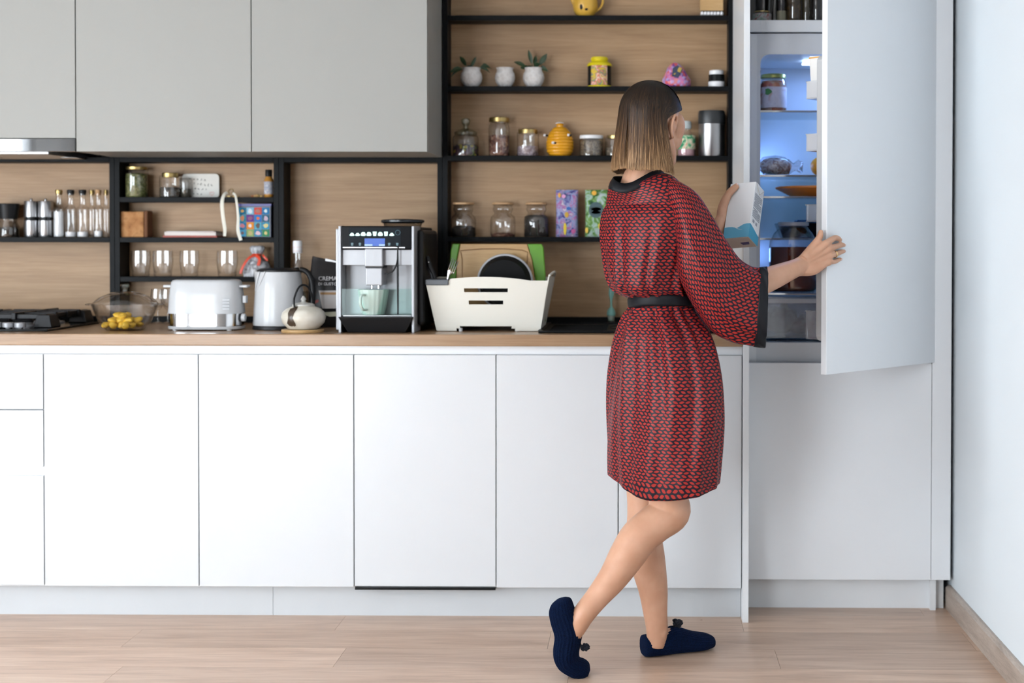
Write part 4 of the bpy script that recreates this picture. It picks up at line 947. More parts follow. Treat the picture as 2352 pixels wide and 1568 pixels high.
Lm(MB().box(xm(788),xm(931),-.004,-.001,hz(570),hz(566.8)),'trim_bar',M['steel'],bevel=.0008)
Lm(MB().box(-h+.009,h-.009,.014,.13,hz(609),hz(573)-.0005),'upper_front',M['silver'],bevel=.001)
Lm(MB().box(-h+.009,h-.009,.075,.13,hz(724),hz(609)-.0005),'lower_front',M['silver'],bevel=.001)
sp=Lm(MB().box(-.036,.022,-.012,.014,hz(612),hz(571)),'spout_housing',M['silver'],bevel=.003)
Lm(MB().box(-.035,.021,-.008,.074,hz(615),hz(612)+.0003),'spout_gap',M['blackplastic'])
Lm(MB().box(-.033,.020,-.012,.074,hz(655),hz(615)),'spout_block',M['silver'],sp,bevel=.003)
for x in (-.018,.004): Lm(MB().lathe([(0,hz(663)),(.005,hz(663)),(.005,hz(655)),(0,hz(655))],14,x,.02),'nozzle',M['chrome'],sp,smooth=40)
Lm(MB().tube([(.030,-.002,hz(566)),(.068,-.004,hz(566)),(.0705,-.006,hz(575)),(.069,-.008,hz(600)),(.058,-.010,hz(620)),(.040,-.008,hz(627)),(.026,-.004,hz(628))],.0026,8,6),'milk_tube',M['blackplastic'],smooth=50)
Lm(MB().tube([(.0705,-.006,hz(580)),(.0705,-.006,hz(640)),(.070,.0,hz(722))],[.0028,.0035,.0025],8,4),'milk_tube',M['blackplastic'],smooth=50)
Lm(MB().box(-h+.010,h-.010,.001,.004,hz(724),hz(663)),'splash_glass',M['splash'])
Lm(MB().quadbox([(-h+.03,-.0,.0008),(h-.03,-.0,.0008),(h-.012,.13,.0008),(-h+.012,.13,.0008)],[(-h+.002,-.022,hz(727)),(h-.002,-.022,hz(727)),(h-.006,.13,hz(727)),(-h+.006,.13,hz(727))]),'drip_tray',M['blackplastic'],bevel=.002)
Lm(MB().box(-h+.012,h-.012,.006,.073,hz(727)+.0003,hz(724)),'drip_grid',M['steel'],bevel=.001)
hop=Lm(MB().lathe([(.062,H-.001),(.066,H+.012)],36,.046,.24),'bean_hopper',M['glass_dark'],smooth=40)
Lm(MB().lathe([(.0,H+.012),(.068,H+.012),(.074,H+.016),(.074,H+.022),(.068,H+.025),(.02,H+.027),(0,H+.027)],36,.046,.24),'hopper_lid',mk('hopper_lid',(.02,.022,.025),.25),hop,smooth=35)
# mug under the spouts
t2=thing('mug','pale green ribbed mug under the coffee spouts','mug',(at(858,740,.085).x,.085,ZW+hz(724)+.0005))
mgm=mk('mint_ceramic',(.50,.62,.56),.35)
mb=MB(); vs=[]; N=72
prof=[(.0,.0),(.034,.0),(.037,.003),(.050,.078),(.0505,.083),(.047,.083),(.035,.006),(0,.006)]
mb.lathe(prof,N)
mb.v=[(v[0]*(1+(.022*math.cos(18*math.atan2(v[1],v[0])) if math.hypot(v[0],v[1])>.0365 and v[2]<.079 and v[2]>.002 else 0)),v[1]*(1+(.022*math.cos(18*math.atan2(v[1],v[0])) if math.hypot(v[0],v[1])>.0365 and v[2]<.079 and v[2]>.002 else 0)),v[2]) for v in mb.v]
mb.build('cup',mgm,t2,smooth=60)
MB().tube([(-.020,-.040,.066),(-.028,-.062,.064),(-.030,-.070,.042),(-.024,-.060,.020),(-.016,-.036,.018)],[(.004,.005)]*5,10,6).build('handle',mgm,t2,smooth=50)

# dish rack
rx0,rx1=at(982,645,.13).x,at(1262,645,.13).x
t=thing('dish_rack','cream plastic dish rack with two slots in the front','dish rack',((rx0+rx1)/2,.13,ZW)); h=(rx1-rx0)/2
z_t=at(1100,641,.11).z-ZW; hb=(at(1240,745,.13).x-at(1004,745,.13).x)/2
def rackring(z,k,depth): # outline from base (k=0) to rim (k=1)
    w=hb+(h-hb)*k; d0=-.005-.035*k; return [(-w,d0),(w,d0),(w,depth),(-w,depth)]
# front wall with slots, built from strips
mb=MB()
def fpt(x,z):  # point on the sloping front
    k=max(0,min(1,(z-.012)/(z_t-.012))); w=hb+(h-hb)*k; return (x*w,-.002-.03*k,z)
def strip(x0,x1,za,zb,n=12,curve=None):
    for i in range(n):
        a=x0+(x1-x0)*i/n; b=x0+(x1-x0)*(i+1)/n
        def P(x,z,dy): q=fpt(x,z); return (q[0],q[1]+dy,q[2])
        f=curve or (lambda x:0)
        pts=[P(a,za,0),P(b,za,0),P(b,za,.004),P(a,za,.004),P(a,zb+f(a),0),P(b,zb+f(b),0),P(b,zb+f(b),.004),P(a,zb+f(a),.004)]
        mb.quadbox(pts[:4],pts[4:])
s1=(at(0,697,.11).z-ZW,at(0,688,.11).z-ZW); s2=(at(0,669,.11).z-ZW,at(0,660,.11).z-ZW)
ftop=lambda x: .012*max(0,1-((x+.05)/.75)**2) if x>-.62 else -.016
strip(-1,-.62,.002,.022,4); strip(.52,1,.002,.022,4)                     # feet
strip(-.62,-.55,.010,.022,1); strip(.45,.52,.010,.022,1); strip(-.55,.45,.0175,.022,8)
strip(-1,1,.022,s1[0],14); strip(-1,-.34,s1[0],s1[1],4); strip(.27,1,s1[0],s1[1],4)
strip(-1,1,s1[1],s2[0],14); strip(-1,-.40,s2[0],s2[1],4); strip(.34,1,s2[0],s2[1],4); strip(-1,1,s2[1],z_t-.004,20,ftop)
mb.build('front_wall',M['cream_plastic'],t)
D_=.26
for s in (-1,1):
    mb=MB()
    mb.quadbox([(s*hb-.002,-.002,.004),(s*hb+.002,-.002,.004),(s*hb+.002,D_,.004),(s*hb-.002,D_,.004)],[(s*h-.002,-.03,z_t+(.012 if s>0 else -.01)),(s*h+.002,-.03,z_t+(.012 if s>0 else -.01)),(s*h+.002,D_+.02,z_t),(s*h-.002,D_+.02,z_t)])
    mb.build('end_wall',M['cream_plastic'],t)
MB().quadbox([(-hb,D_-.004,.004),(hb,D_-.004,.004),(hb,D_,.004),(-hb,D_,.004)],[(-h,D_+.016,z_t),(h,D_+.016,z_t),(h,D_+.02,z_t),(-h,D_+.02,z_t)]).build('rear_wall',M['cream_plastic'],t)
MB().box(-hb,hb,.012,D_-.004,.019,.0225).build('floor_tray',M['cream_plastic'],t)
MB().tube([(h+.001,-.02,z_t+.012),(h+.008,.04,z_t+.02),(h+.008,.16,z_t+.02),(h+.001,.25,z_t+.003)],.004,8,4).build('end_handle',M['cream_plastic'],t,smooth=50)
for dx in (-.55,.55): MB().lathe([(0,0.0002),(.007,.0002),(.007,.012),(0,.012)],12,dx*hb,.01).build('foot',M['frost'],t,smooth=40)
tray=MB().box(-h-.002,-h+.074,-.036,.12,z_t-.0195,z_t-.001).build('cutlery_tray',M['grey_plastic'],t,bevel=.003)
rl=t.location
# chopping board
bx0,bx1=at(1029,600,.27).x,at(1252,600,.27).x; zt_=at(1140,560,.27).z
t3=thing('chopping_board','wooden chopping board with green ends standing in the dish rack','chopping board',((bx0+bx1)/2,.30,ZW+.0228)); w=(bx1-bx0)/2; Hb=zt_-ZW-.0228
def board(poly,y0,y1,nm,m): return MB().prism(poly,'y',y0,y1).build(nm,m,t3,bevel=.003)
board([(-w*.80,0),(w*.80,0),(w*.80,Hb*.45),(w*.72,Hb*.8),(w*.62,Hb),(-w*.76,Hb),(-w*.84,Hb*.75),(-w*.84,Hb*.4)],-.012,.004,'board',M['bamboo'])
gp=mk('green_silicone',(.10,.28,.015),.4)
board([(-w,0),(-w*.81,0),(-w*.85,Hb*.4),(-w*.85,Hb*.75),(-w*.77,Hb),(-w*.92,Hb),(-w*.96,Hb*.92),(-w,Hb*.4)],-.013,.005,'green_end',gp)
board([(w*.81,0),(w,0),(w,Hb*.6),(w*.96,Hb*.95),(w*.92,Hb),(w*.63,Hb),(w*.73,Hb*.8),(w*.81,Hb*.45)],-.013,.005,'green_end',gp)
mb=MB().tube([(-w*.70,-.0125,.02),(-w*.72,-.0125,Hb*.8),(-w*.66,-.0125,Hb*.92),(w*.52,-.0125,Hb*.92),(w*.62,-.0125,Hb*.75),(w*.70,-.0125,.02)],.0018,6,3); mb.build('juice_groove',mk('groove',(.25,.13,.05),.6),t3)
# frying pan standing on edge
c=at(1157,650,.2); Rp=(at(1222,650,.2).x-at(1094,650,.2).x)/2
t3=thing('frying_pan','black frying pan with a pale rim standing in the dish rack','pan',(c.x,.215,ZW+.0228)); cz=at(1157,585,.2).z-ZW-.0228-Rp
pan=MB().lathe([(0,.0),(Rp*.8,.0),(Rp*.93,-.03),(Rp*.97,-.034),(Rp*.82,.003),(0,.004)],44)
o=pan.build('pan_body',mk('pan_black',(.004,.004,.0045),.5,spec=.12),t3,smooth=40); Mx=Matrix.Translation((0,0,cz))@Matrix.Rotation(math.radians(92),4,'X'); o.matrix_local=Mx
ring=MB().tube([(Rp*.975*math.cos(a),Rp*.975*math.sin(a),-.032) for a in [2*math.pi*k/48 for k in range(48)]],.0045,8,closed=True)
o2=ring.build('rim',mk('pan_rim',(.42,.42,.44),.3),t3,smooth=50); o2.matrix_local=Mx
for rr_ in (.3,.5,.68): MB().tube([(Rp*rr_*math.cos(a),Rp*rr_*math.sin(a),-.001) for a in [2*math.pi*k/40 for k in range(40)]],.0008,5,closed=True).build('groove',M['blackgloss'],t3).matrix_local=Mx
# fork and black handled utensils in the cutlery tray
fk=at(1040,640,.14)
t3=thing('fork','steel fork leaning out of the cutlery tray','fork',(rl.x-h+.050,.145,ZW+.06))
fz=z_t-.06
MB().tube([(0,0,0),(.006,0,.04),(.016,0,fz+.004),(.026,0,fz+.026)],[(.0012,.005),(.0012,.0036),(.0012,.004),(.0012,.011)],8,4,ref=(0,1,0)).build('handle',M['chrome'],t3,smooth=50)
for k in range(4): MB().tube([(.0165+.0062*k,0,fz+.028-.003*k),(.0235+.0064*k,-.002,fz+.048-.003*k),(.0310+.0066*k,-.001,fz+.070-.004*k)],[.0024,.0021,.0012],6,3).build('tine',M['chrome'],t3,smooth=50)
t3=thing('spatula','black handled spatula leaning left out of the dish rack','spatula',(rl.x-h+.030,.16,ZW+.06))
MB().tube([(0,0,0),(-.010,0,fz),(-.026,0,fz+.04),(-.036,0,fz+.075)],[(.006,.003),(.006,.003),(.008,.004),(.007,.004)],10,4,ref=(1,0,0)).build('handle',M['blackplastic'],t3,smooth=50)
MB().ball((-.031,-.004,fz+.055),(.003,.002,.003),8,6).build('rivet',M['chrome'],t3,smooth=60)
t3=thing('kitchen_knife','dark handled knife standing left in the cutlery tray','knife',(rl.x-h+.016,.17,ZW+.06))
MB().tube([(0,0,0),(-.006,0,fz),(-.016,0,fz+.03),(-.024,0,fz+.055)],[(.005,.003),(.005,.003),(.007,.004),(.006,.003)],10,4,ref=(1,0,0)).build('handle',mk('grey_handle',(.06,.06,.065),.3),t3,smooth=50)
# sink
sx0=at(1238,755,.06).x; sx1=at(1665,755,.06).x
t=thing('sink','black composite sink with drainer set into the worktop','sink',(sx0,.045,ZW)); W=sx1-sx0
ms=mk('black_composite',(.005,.0055,.0065),.5,var=.2,scale=150,spec=.15)
MB().box(0,W,0,.012,.0003,.008).box(0,W,.468,.48,.0003,.008).box(0,.012,.012,.468,.0003,.008).box(W-.012,W,.012,.468,.0003,.008).build('rim',ms,t,bevel=.003)
MB().box(.012,W-.012,.012,.468,.0003,.0030).build('drainer',ms,t)
for k in range(6): MB().box(.03,.22,.08+.055*k,.09+.055*k,.003,.0062).build('drainer_rib',ms,t,bevel=.001)
MB().open_lathe([(.14,.0032),(.145,.006),(.15,.0032)],40,W-.24,.25).build('bowl_lip',ms,t,smooth=50)
tp=MB().lathe([(0,.003),(.025,.003),(.025,.012),(.014,.016),(.013,.20),(0,.20)],22,W-.19,.42).build('tap',M['blackplastic'],t,smooth=40)
MB().tube([(W-.19,.42,.19),(W-.19,.42,.24),(W-.20,.38,.275),(W-.205,.31,.27),(W-.205,.28,.24)],.011,12,6).build('tap_spout',M['blackplastic'],tp,smooth=50)
# dish brush
t=put('dish_brush','teal dish brush standing in a clear holder behind the sink','brush',1404,.560)
tl=mk('teal_plastic',(.16,.36,.31),.4)
MB().lathe([(0,.0003),(.017,.0003),(.018,.004),(.013,.010),(.014,.040),(.012,.041),(.011,.011),(0,.010)],22).build('holder',M['glass_tint'],t,smooth=40)
MB().lathe([(.010,.012),(.0135,.03)],18).build('bristles',mk('bristles',(.55,.55,.5),.8),t,smooth=40)
MB().lathe([(.0,.029),(.0155,.030),(.0165,.036),(.014,.048),(.006,.060),(0,.062)],22).build('head',tl,t,smooth=50)
MB().tube([(0,0,.058),(0,0,.085),(0,0,.105),(.001,0,.125),(.003,0,.15)],[(.0045,.004),(.004,.003),(.009,.003),(.009,.003),(.004,.003)],10,5,ref=(1,0,0)).build('handle',tl,t,smooth=50)

# ================================================================== refrigerator contents
M['label_w']=uv_print('pickle_label',[(.65,.62,.70),(.75,.72,.78),(.70,.66,.72),(.60,.35,.3)],22,seed=4)
zf=[z+.0012 for z in gsh]
t=thing('pickle_jar','jar of red pickles with a green and gold lid, on the top glass shelf','jar',(at(1776,250,.30).x,.30,zf[0])); r=.0455; H=.128
MB().lathe(LP([(0,0),(.95,0),(1,.03),(1,.72),(.93,.82),(.84,.86),(.84,.90)],r,H),30).build('glass_body',M['glass'],t,smooth=40)
MB().lathe(LP([(0,.01),(.93,.01),(.96,.04),(.96,.72),(.84,.82),(0,.83)],r,H),26).build('contents',cm('red_pickle',[(.42,.07,.02),(.55,.16,.06),(.5,.3,.2)],70),t,smooth=45)
MB().lathe(LP([(1.015,.10),(1.02,.11),(1.02,.64),(1.015,.65)],r,H),30).build('paper_label',M['label_w'],t,smooth=40)
poly=[(-.022+.011*math.cos(2*math.pi*m/14)*(1+.3*math.cos(3*2*math.pi*m/14)),.066+.011*math.sin(2*math.pi*m/14)) for m in range(14)]
MB().prism(poly,'y',-r*1.03,-r*.86).build('leaf_print',mk('leaf_print',(.05,.22,.06),.5),t)
MB().lathe(LP([(0,.89),(.93,.89),(.95,.90),(.95,.97),(.9,1.0),(0,1.0)],r,H),30).build('lid',mk('green_gold',(.42,.45,.14),.3,.6),t,smooth=35)
t=thing('sausage_bag','crumpled clear bag of brown sausage on the second glass shelf','bag',(at(1785,398,.30).x,.30,zf[1]))
sm=speckle('sausage',[(.16,.05,.035),(.40,.28,.24),(.72,.66,.68),(.25,.08,.05),(.70,.66,.68)],45,.35,voronoi=False)
MB().tube([(-.055,0,.024),(-.03,0,.032),(.01,0,.032),(.045,0,.022)],[.02,.028,.028,.018],14,5).build('sausage',sm,t,smooth=50)
rg=[]
for x,a in ((-.062,.012),(-.045,.036),(0,.042),(.032,.036),(.050,.018),(.060,.014),(.078,.026),(.082,.02)):
    rg.append([(x+.006*math.sin(3*q),a*math.cos(q)*(1+.12*math.sin(4*q+x*90)),max(.0005,.030 if a<.02 else .032)+a*.85*math.sin(q)*(1+.12*math.cos(5*q)) if .032+a*.85*math.sin(q)>0 else .0006) for q in [2*math.pi*k/24 for k in range(24)]])
MB().rings(rg).build('plastic_film',glass('bag_film',(.96,.96,.98),.12,.12,(.80,.82,.88)),t,smooth=60)
t=thing('orange','orange half hidden behind the open door, on the second glass shelf','orange',(at(1884,390,.32).x,.32,zf[1]))
MB().ball((0,0,.033),(.034,.034,.033),20,14).build('fruit',mk('orange_peel',(.75,.32,.02),.45,bump=.3,scale=120),t,smooth=60)
MB().lathe([(0,.0655),(.003,.066),(.002,.068),(0,.068)],8).build('stem',leafm,t)
t=thing('dish','shallow orange plastic dish on the third glass shelf','dish',(at(1868,447,.33).x,.335,zf[2]))
MB().lathe([(0,.0),(.072,.0),(.088,.007),(.130,.028),(.1305,.033),(.120,.036),(.070,.022),(0,.020)],40).build('bowl',mk('orange_plastic',(.85,.25,.03),.4),t,smooth=40)
MB().ball((.01,0,.026),(.06,.05,.010),18,10).build('contents',mk('pink_food',(.62,.36,.34),.4),t,smooth=60)
t=thing('food_tray','black plastic food tray with a blue highlight painted on its film, on the short shelf','tray',(at(1840,545,.47).x,.47,zf[3]))
MB().quadbox([(-.07,-.05,0),(.09,-.05,0),(.09,.05,0),(-.07,.05,0)],[(-.09,-.062,.052),(.11,-.062,.052),(.11,.062,.052),(-.09,.062,.052)]).build('tray_body',M['blackgloss'],t,bevel=.003)
MB().box(-.02,.10,-.05,.05,.0525,.064).build('film',mk('film_blue_highlight',(.10,.25,.6),.2),t,bevel=.004)  # blue highlight on the tray, painted as the film's colour
t=thing('juice_jar','large glass jar half full of dark red juice on the lowest shelf','jar',(at(1822,672,.295).x,.295,zf[4])); r=.083; H=at(1822,510,.295).z-zf[4]
MB().lathe(LP([(0,0),(.86,0),(.96,.03),(1,.08),(1,.66),(.96,.74),(.80,.84),(.62,.91),(.58,.93),(.60,.95),(.60,1.0)],r,H),40).build('glass_body',M['glass'],t,smooth=45)
MB().lathe(LP([(0,.012),(.84,.012),(.94,.04),(.975,.09),(.975,.645),(0,.645)],r,H),36).build('juice',mk('red_juice',(.13,.026,.012),.12),t,smooth=45)
MB().lathe(LP([(.61,.945),(.64,.95),(.64,.995),(.61,1.0)],r,H),36).build('rim_band',M['frost'],t,smooth=45)
# in the drawer
for k,(px,py,lab,cols,sc_) in enumerate(((1795,760,'dark wrapped vegetable bag at the left of the crisper drawer',[(.05,.05,.055),(.16,.16,.17),(.30,.30,.32)],(.055,.07,.05)),(1838,762,'reddish packet lying in the crisper drawer',[(.12,.03,.04),(.22,.06,.07),(.42,.40,.42)],(.05,.06,.03)))):
    c=at(px,760,.31); t=thing('food_bag',lab,'bag',(c.x,.31,dz0+.006),group='bags in the crisper drawer')
    mb=MB().ball((0,0,sc_[2]),sc_,22,14); mb.v=[(v[0]*(1+.1*math.sin(v[1]*120)),v[1]*(1+.1*math.sin(v[0]*140)),max(0,v[2]*(1+.08*math.sin(v[0]*160)))) for v in mb.v]
    mb.build('bag_body',speckle('drawer_bag_%d'%k,cols,30,.3,voronoi=False),t,smooth=60)
    MB().tube([(.0,-.02,sc_[2]*1.9),(.005,-.03,sc_[2]*2.2),(.012,-.035,sc_[2]*2.1),(.016,-.06,sc_[2]*1.4)],[.006,.008,.005,.002],8,4).build('knot',M['frost'],t,smooth=50)
# carton in the top door bin
p=dpt(-.505,.072,BINZ[0])
t=thing('juice_carton','white carton with an orange stripe in the top door bin','carton',p,DOOR_A)
hc=at(1860,128,-.2).z-BINZ[0]
MB().quadbox([(-.030,-.024,.0005),(.030,-.024,.0005),(.030,.024,.0005),(-.030,.024,.0005)],[(-.040,-.026,hc-.003),(.030,-.026,hc-.003),(.030,.026,hc),(-.040,.026,hc)]).build('carton_body',mk('carton_white',(.82,.81,.79),.45),t,bevel=.002)
MB().box(-.0405,.031,-.0272,.0268,hc-.008,hc-.004).build('stripe',mk('orange_stripe',(.75,.38,.08),.5),t)
# jars in the niche above the refrigerator
zn=zq1+.0005
pant=[('preserve_jar','low jar with a green and white label, leftmost above the refrigerator',1729,1771,.040,.05,mk('preserve',(.05,.035,.03),.3),[(.04,.20,.07),(.45,.47,.47),(.32,.07,.05)]),
 ('preserve_jar','tall dark jar behind the low green labelled jar',1734,1772,.16,.15,mk('plum',(.035,.028,.03),.3),None),
 ('glass_bottle','slim grey glass bottle next to the cream labelled bottle',1773,1785,.17,.06,mk('grey_fill',(.10,.105,.09),.3),None),
 ('preserve_jar','dark bottle with a cream label above the refrigerator',1784,1806,.17,.05,mk('dark_syrup',(.025,.012,.01),.2),'cream'),
 ('preserve_jar','amber jar of brown grain above the refrigerator',1806,1841,.18,.05,cm('amber_grain',[(.12,.065,.012),(.19,.105,.025),(.09,.05,.01)],90),None),
 ('preserve_jar','olive glass jar beside the amber grain jar',1842,1862,.16,.05,mk('olive_fill',(.12,.105,.055),.25),None),
 ('preserve_jar','dark ribbed bottle nearest the open door in the niche',1863,1889,.17,.05,mk('brown_fill',(.045,.038,.034),.2),None)]
for k,(nm,lab,px0,px1,H,lid,cont,lb) in enumerate(pant):
    Y=.33 if k==1 else .24; c=at((px0+px1)/2,40,Y); r=(px1-px0)/2*mpp(Y)
    t=thing(nm,lab,'bottle' if 'bottle' in lab else 'jar',(c.x,Y,zn),group='preserves above the refrigerator')
    MB().lathe(LP([(0,0),(.9,0),(1,.03),(1,.85),(.8,.92),(.8,1)],r,H),26).build('glass_body',M['glass_dark'],t,smooth=40)
    MB().lathe(LP([(0,.02),(.9,.02),(.95,.05),(.95,.83),(0,.84)],r,H),22).build('contents',cont,t,smooth=40)
    MB().lathe(LP([(0,1),(.85,1),(.86,1.08),(0,1.09)],r,H),22).build('lid',M['gold'],t,smooth=40)
    if isinstance(lb,list): MB().lathe(LP([(1.01,.15),(1.02,.16),(1.02,.85),(1.01,.86)],r,H),26).build('paper_label',uv_print('preserve_label',lb,40,seed=3),t,smooth=40)
    if lb=='cream': MB().lathe(LP([(1.01,.05),(1.02,.06),(1.02,.25),(1.01,.26)],r,H),26).build('paper_label',mk('cream_label',(.30,.28,.20),.6),t,smooth=40)

# ================================================================== the woman at the refrigerator
P_LOC=Vector((0.09,-.42,0.0))
pers=thing('person','woman in a red patterned robe and navy slippers holding a carton at the open refrigerator','person',P_LOC)
def PB(mb,nm,m,p=pers,**k): return mb.build(nm,m,p,off=P_LOC,**k)
def frame(az):
    a=math.radians(az); return Vector((math.cos(a),-math.sin(a),0)), Vector((math.sin(a),math.cos(a),0))   # her right, her forward
# ---- materials
def skin_mat():
    m,nt,b=new_mat('skin'); pset(b,rough=.48,sss=.12)
    b.inputs['Subsurface Radius'].default_value=(.012,.005,.003); b.inputs['Subsurface Scale'].default_value=.6
    tc=node(nt,'ShaderNodeTexCoord'); nz=node(nt,'ShaderNodeTexNoise'); nz.inputs['Scale'].default_value=14; nz.inputs['Detail'].default_value=4
    nt.links.new(tc.outputs['Object'],nz.inputs['Vector']); rp=node(nt,'ShaderNodeValToRGB'); cr=rp.color_ramp
    cr.elements[0].position=.3; cr.elements[1].position=.7; cr.elements[0].color=(.53,.275,.168,1); cr.elements[1].color=(.63,.355,.235,1)
    nt.links.new(nz.outputs['Fac'],rp.inputs['Fac']); nt.links.new(rp.outputs['Color'],b.inputs['Base Color'])
    return m
M['skin']=skin_mat()
def mth(nt,op,a,b=None,c=None):
    n=node(nt,'ShaderNodeMath',operation=op)
    for i,v in enumerate((a,b,c)):
        if v is None: continue
        if isinstance(v,(int,float)): n.inputs[i].default_value=v
        else: nt.links.new(v,n.inputs[i])
    return n.outputs[0]
def robe_mat():
    """satin printed with rows of small red leaves on navy black (UV in metres)"""
    m,nt,b=new_mat('robe_satin'); pset(b,rough=.45,spec=.22)
    uv=node(nt,'ShaderNodeUVMap'); uv.uv_map='UVMap'; sp=node(nt,'ShaderNodeSeparateXYZ'); nt.links.new(uv.outputs['UV'],sp.inputs[0])
    cw,rh=.0176,.0094
    v=mth(nt,'DIVIDE',sp.outputs[1],rh); ri=mth(nt,'FLOOR',v); fv=mth(nt,'SUBTRACT',mth(nt,'FRACT',v),.5)
    u=mth(nt,'ADD',mth(nt,'DIVIDE',sp.outputs[0],cw),mth(nt,'MULTIPLY',ri,.36)); ci=mth(nt,'FLOOR',u); fu=mth(nt,'SUBTRACT',mth(nt,'FRACT',u),.5)
    x=mth(nt,'MULTIPLY',fu,cw); y=mth(nt,'MULTIPLY',fv,rh)
    alt=mth(nt,'ABSOLUTE',mth(nt,'MODULO',mth(nt,'ADD',mth(nt,'MULTIPLY',ri,2.0),ci),5.0))
    ang=mth(nt,'SUBTRACT',mth(nt,'MULTIPLY',mth(nt,'LESS_THAN',alt,2.5),.54),.16)
    ca=mth(nt,'COSINE',ang); sa=mth(nt,'SINE',ang)
    xr=mth(nt,'ADD',mth(nt,'MULTIPLY',x,ca),mth(nt,'MULTIPLY',y,sa)); yr=mth(nt,'SUBTRACT',mth(nt,'MULTIPLY',y,ca),mth(nt,'MULTIPLY',x,sa))
    t=mth(nt,'DIVIDE',xr,.0081); w=mth(nt,'MULTIPLY',mth(nt,'SUBTRACT',1.0,mth(nt,'MULTIPLY',t,t)),.0033)
    d=mth(nt,'SUBTRACT',w,mth(nt,'ABSOLUTE',yr)); 
    mr=node(nt,'ShaderNodeMapRange'); mr.inputs['From Min'].default_value=-.00025; mr.inputs['From Max'].default_value=.00025; nt.links.new(d,mr.inputs['Value'])
    mx=node(nt,'ShaderNodeMix',data_type='RGBA'); mx.inputs['A'].default_value=(.009,.006,.013,1); mx.inputs['B'].default_value=(.345,.025,.019,1)
    nt.links.new(mr.outputs['Result'],mx.inputs['Factor']); nt.links.new(mx.outputs['Result'],b.inputs['Base Color'])
    return m
M['robe']=robe_mat()
M['satin_black']=mk('satin_black',(.007,.0075,.010),.5,var=.1,spec=.2)
M['knit']=None
def knit_mat():
    m,nt,b=new_mat('navy_knit'); pset(b,rough=.95,sheen=.05,spec=.1)
    b.inputs['Sheen Tint'].default_value=(.1,.2,.6,1)
    tc=node(nt,'ShaderNodeTexCoord'); nz=node(nt,'ShaderNodeTexNoise'); nz.inputs['Scale'].default_value=420; nz.inputs['Detail'].default_value=3
    nt.links.new(tc.outputs['Object'],nz.inputs['Vector']); rp=node(nt,'ShaderNodeValToRGB')
    rp.color_ramp.elements[0].color=(.0006,.002,.009,1); rp.color_ramp.elements[1].color=(.003,.012,.045,1); rp.color_ramp.elements[0].position=.3; rp.color_ramp.elements[1].position=.75
    nt.links.new(nz.outputs['Fac'],rp.inputs['Fac']); nt.links.new(rp.outputs['Color'],b.inputs['Base Color'])
    bp=node(nt,'ShaderNodeBump'); bp.inputs['Strength'].default_value=.6; bp.inputs['Distance'].default_value=.002; nt.links.new(nz.outputs['Fac'],bp.inputs['Height']); nt.links.new(bp.outputs['Normal'],b.inputs['Normal'])
    return m
M['knit']=knit_mat()

# ---- carton geometry first: the left hand closes on it
cu_=Vector((.150,.42,.895)).normalized(); cv_=Vector((.46,.80,-.38)); cv_=(cv_-cu_*cv_.dot(cu_)).normalized(); cw_=cv_.cross(cu_).normalized()
CO=at(1660.5,548,-.300); CWD,CDP,CHT=.084,.067,.187
def cl_(w,v,u): return CO+cw_*w+cv_*v+cu_*u

# ---- skeleton (world positions)
pel=at(1525,850,-.44); pR,pF=frame(50)
hipL=pel-pR*.085; hipR=pel+pR*.085
kneeL=at(1482,1172,-.385); ankL=at(1509,1446,-.395)
kneeR=at(1532,1172,-.515); ankR=at(1342,1408,-.62)
waist=at(1520,690,-.43); chest=at(1492,545,-.42); neckb=at(1482,432,-.415); HC=at(1499,287,-.395)
shR=at(1566,492,-.50); elR=at(1712,664,-.50); wrR=at(1838,611,-.350)
shL=at(1432,482,-.335); elL=at(1545,655,-.16); wrL=cl_(-.052,.050,-.012)
sk=MB()
B=lambda a,b,t: a.lerp(b,t)
# torso
tR,tF=frame(42)
rg=[]
for c,a,b_,az in ((pel-Vector((0,0,.10)),.10,.08,50),(pel-Vector((0,0,.04)),.135,.10,50),(pel+Vector((0,0,.04)),.13,.095,50),(B(pel,waist,.6),.105,.085,47),(waist,.088,.072,45),(B(waist,chest,.5),.098,.078,43),(chest,.115,.085,40),(B(chest,neckb,.55),.125,.078,40),(B(chest,neckb,.85),.095,.062,40),(neckb,.058,.055,40)):
    R_,F_=frame(az); rg.append([c+R_*(a*math.cos(q))+F_*(b_*math.sin(q)) for q in [2*math.pi*k/28 for k in range(28)]])
sk.rings(rg)
# legs
sk.tube([hipL+Vector((0,0,.03)),B(hipL,kneeL,.3),B(hipL,kneeL,.7),kneeL+Vector((0,0,.03)),kneeL-Vector((.002,0,.03)),B(kneeL,ankL,.22)+Vector((-.012,-.006,0)),B(kneeL,ankL,.42)+Vector((-.008,-.004,0)),B(kneeL,ankL,.65),B(kneeL,ankL,.85),ankL,ankL+Vector((-.004,-.002,-.05))],[.085,.080,.062,.054,.052,.054,.053,.044,.036,.032,.027],40,6)
sk.tube([hipR+Vector((0,0,.03)),B(hipR,kneeR,.3),B(hipR,kneeR,.7)+Vector((0,0,0)),kneeR+Vector((.004,0,.035)),kneeR+Vector((.010,0,-.004)),B(kneeR,ankR,.14)+Vector((.0,0,.004)),B(kneeR,ankR,.30)+Vector((-.010,0,.010)),B(kneeR,ankR,.46)+Vector((-.006,0,.006)),B(kneeR,ankR,.66),B(kneeR,ankR,.85),ankR,at(1322,1440,-.617),at(1306,1470,-.61)],[.088,.082,.064,.058,.057,.055,.0545,.0515,.042,.034,.0315,.030,.024],40,6)
sk.ball(kneeR+Vector((.026,.008,-.010)),(.037,.038,.046),30,20)
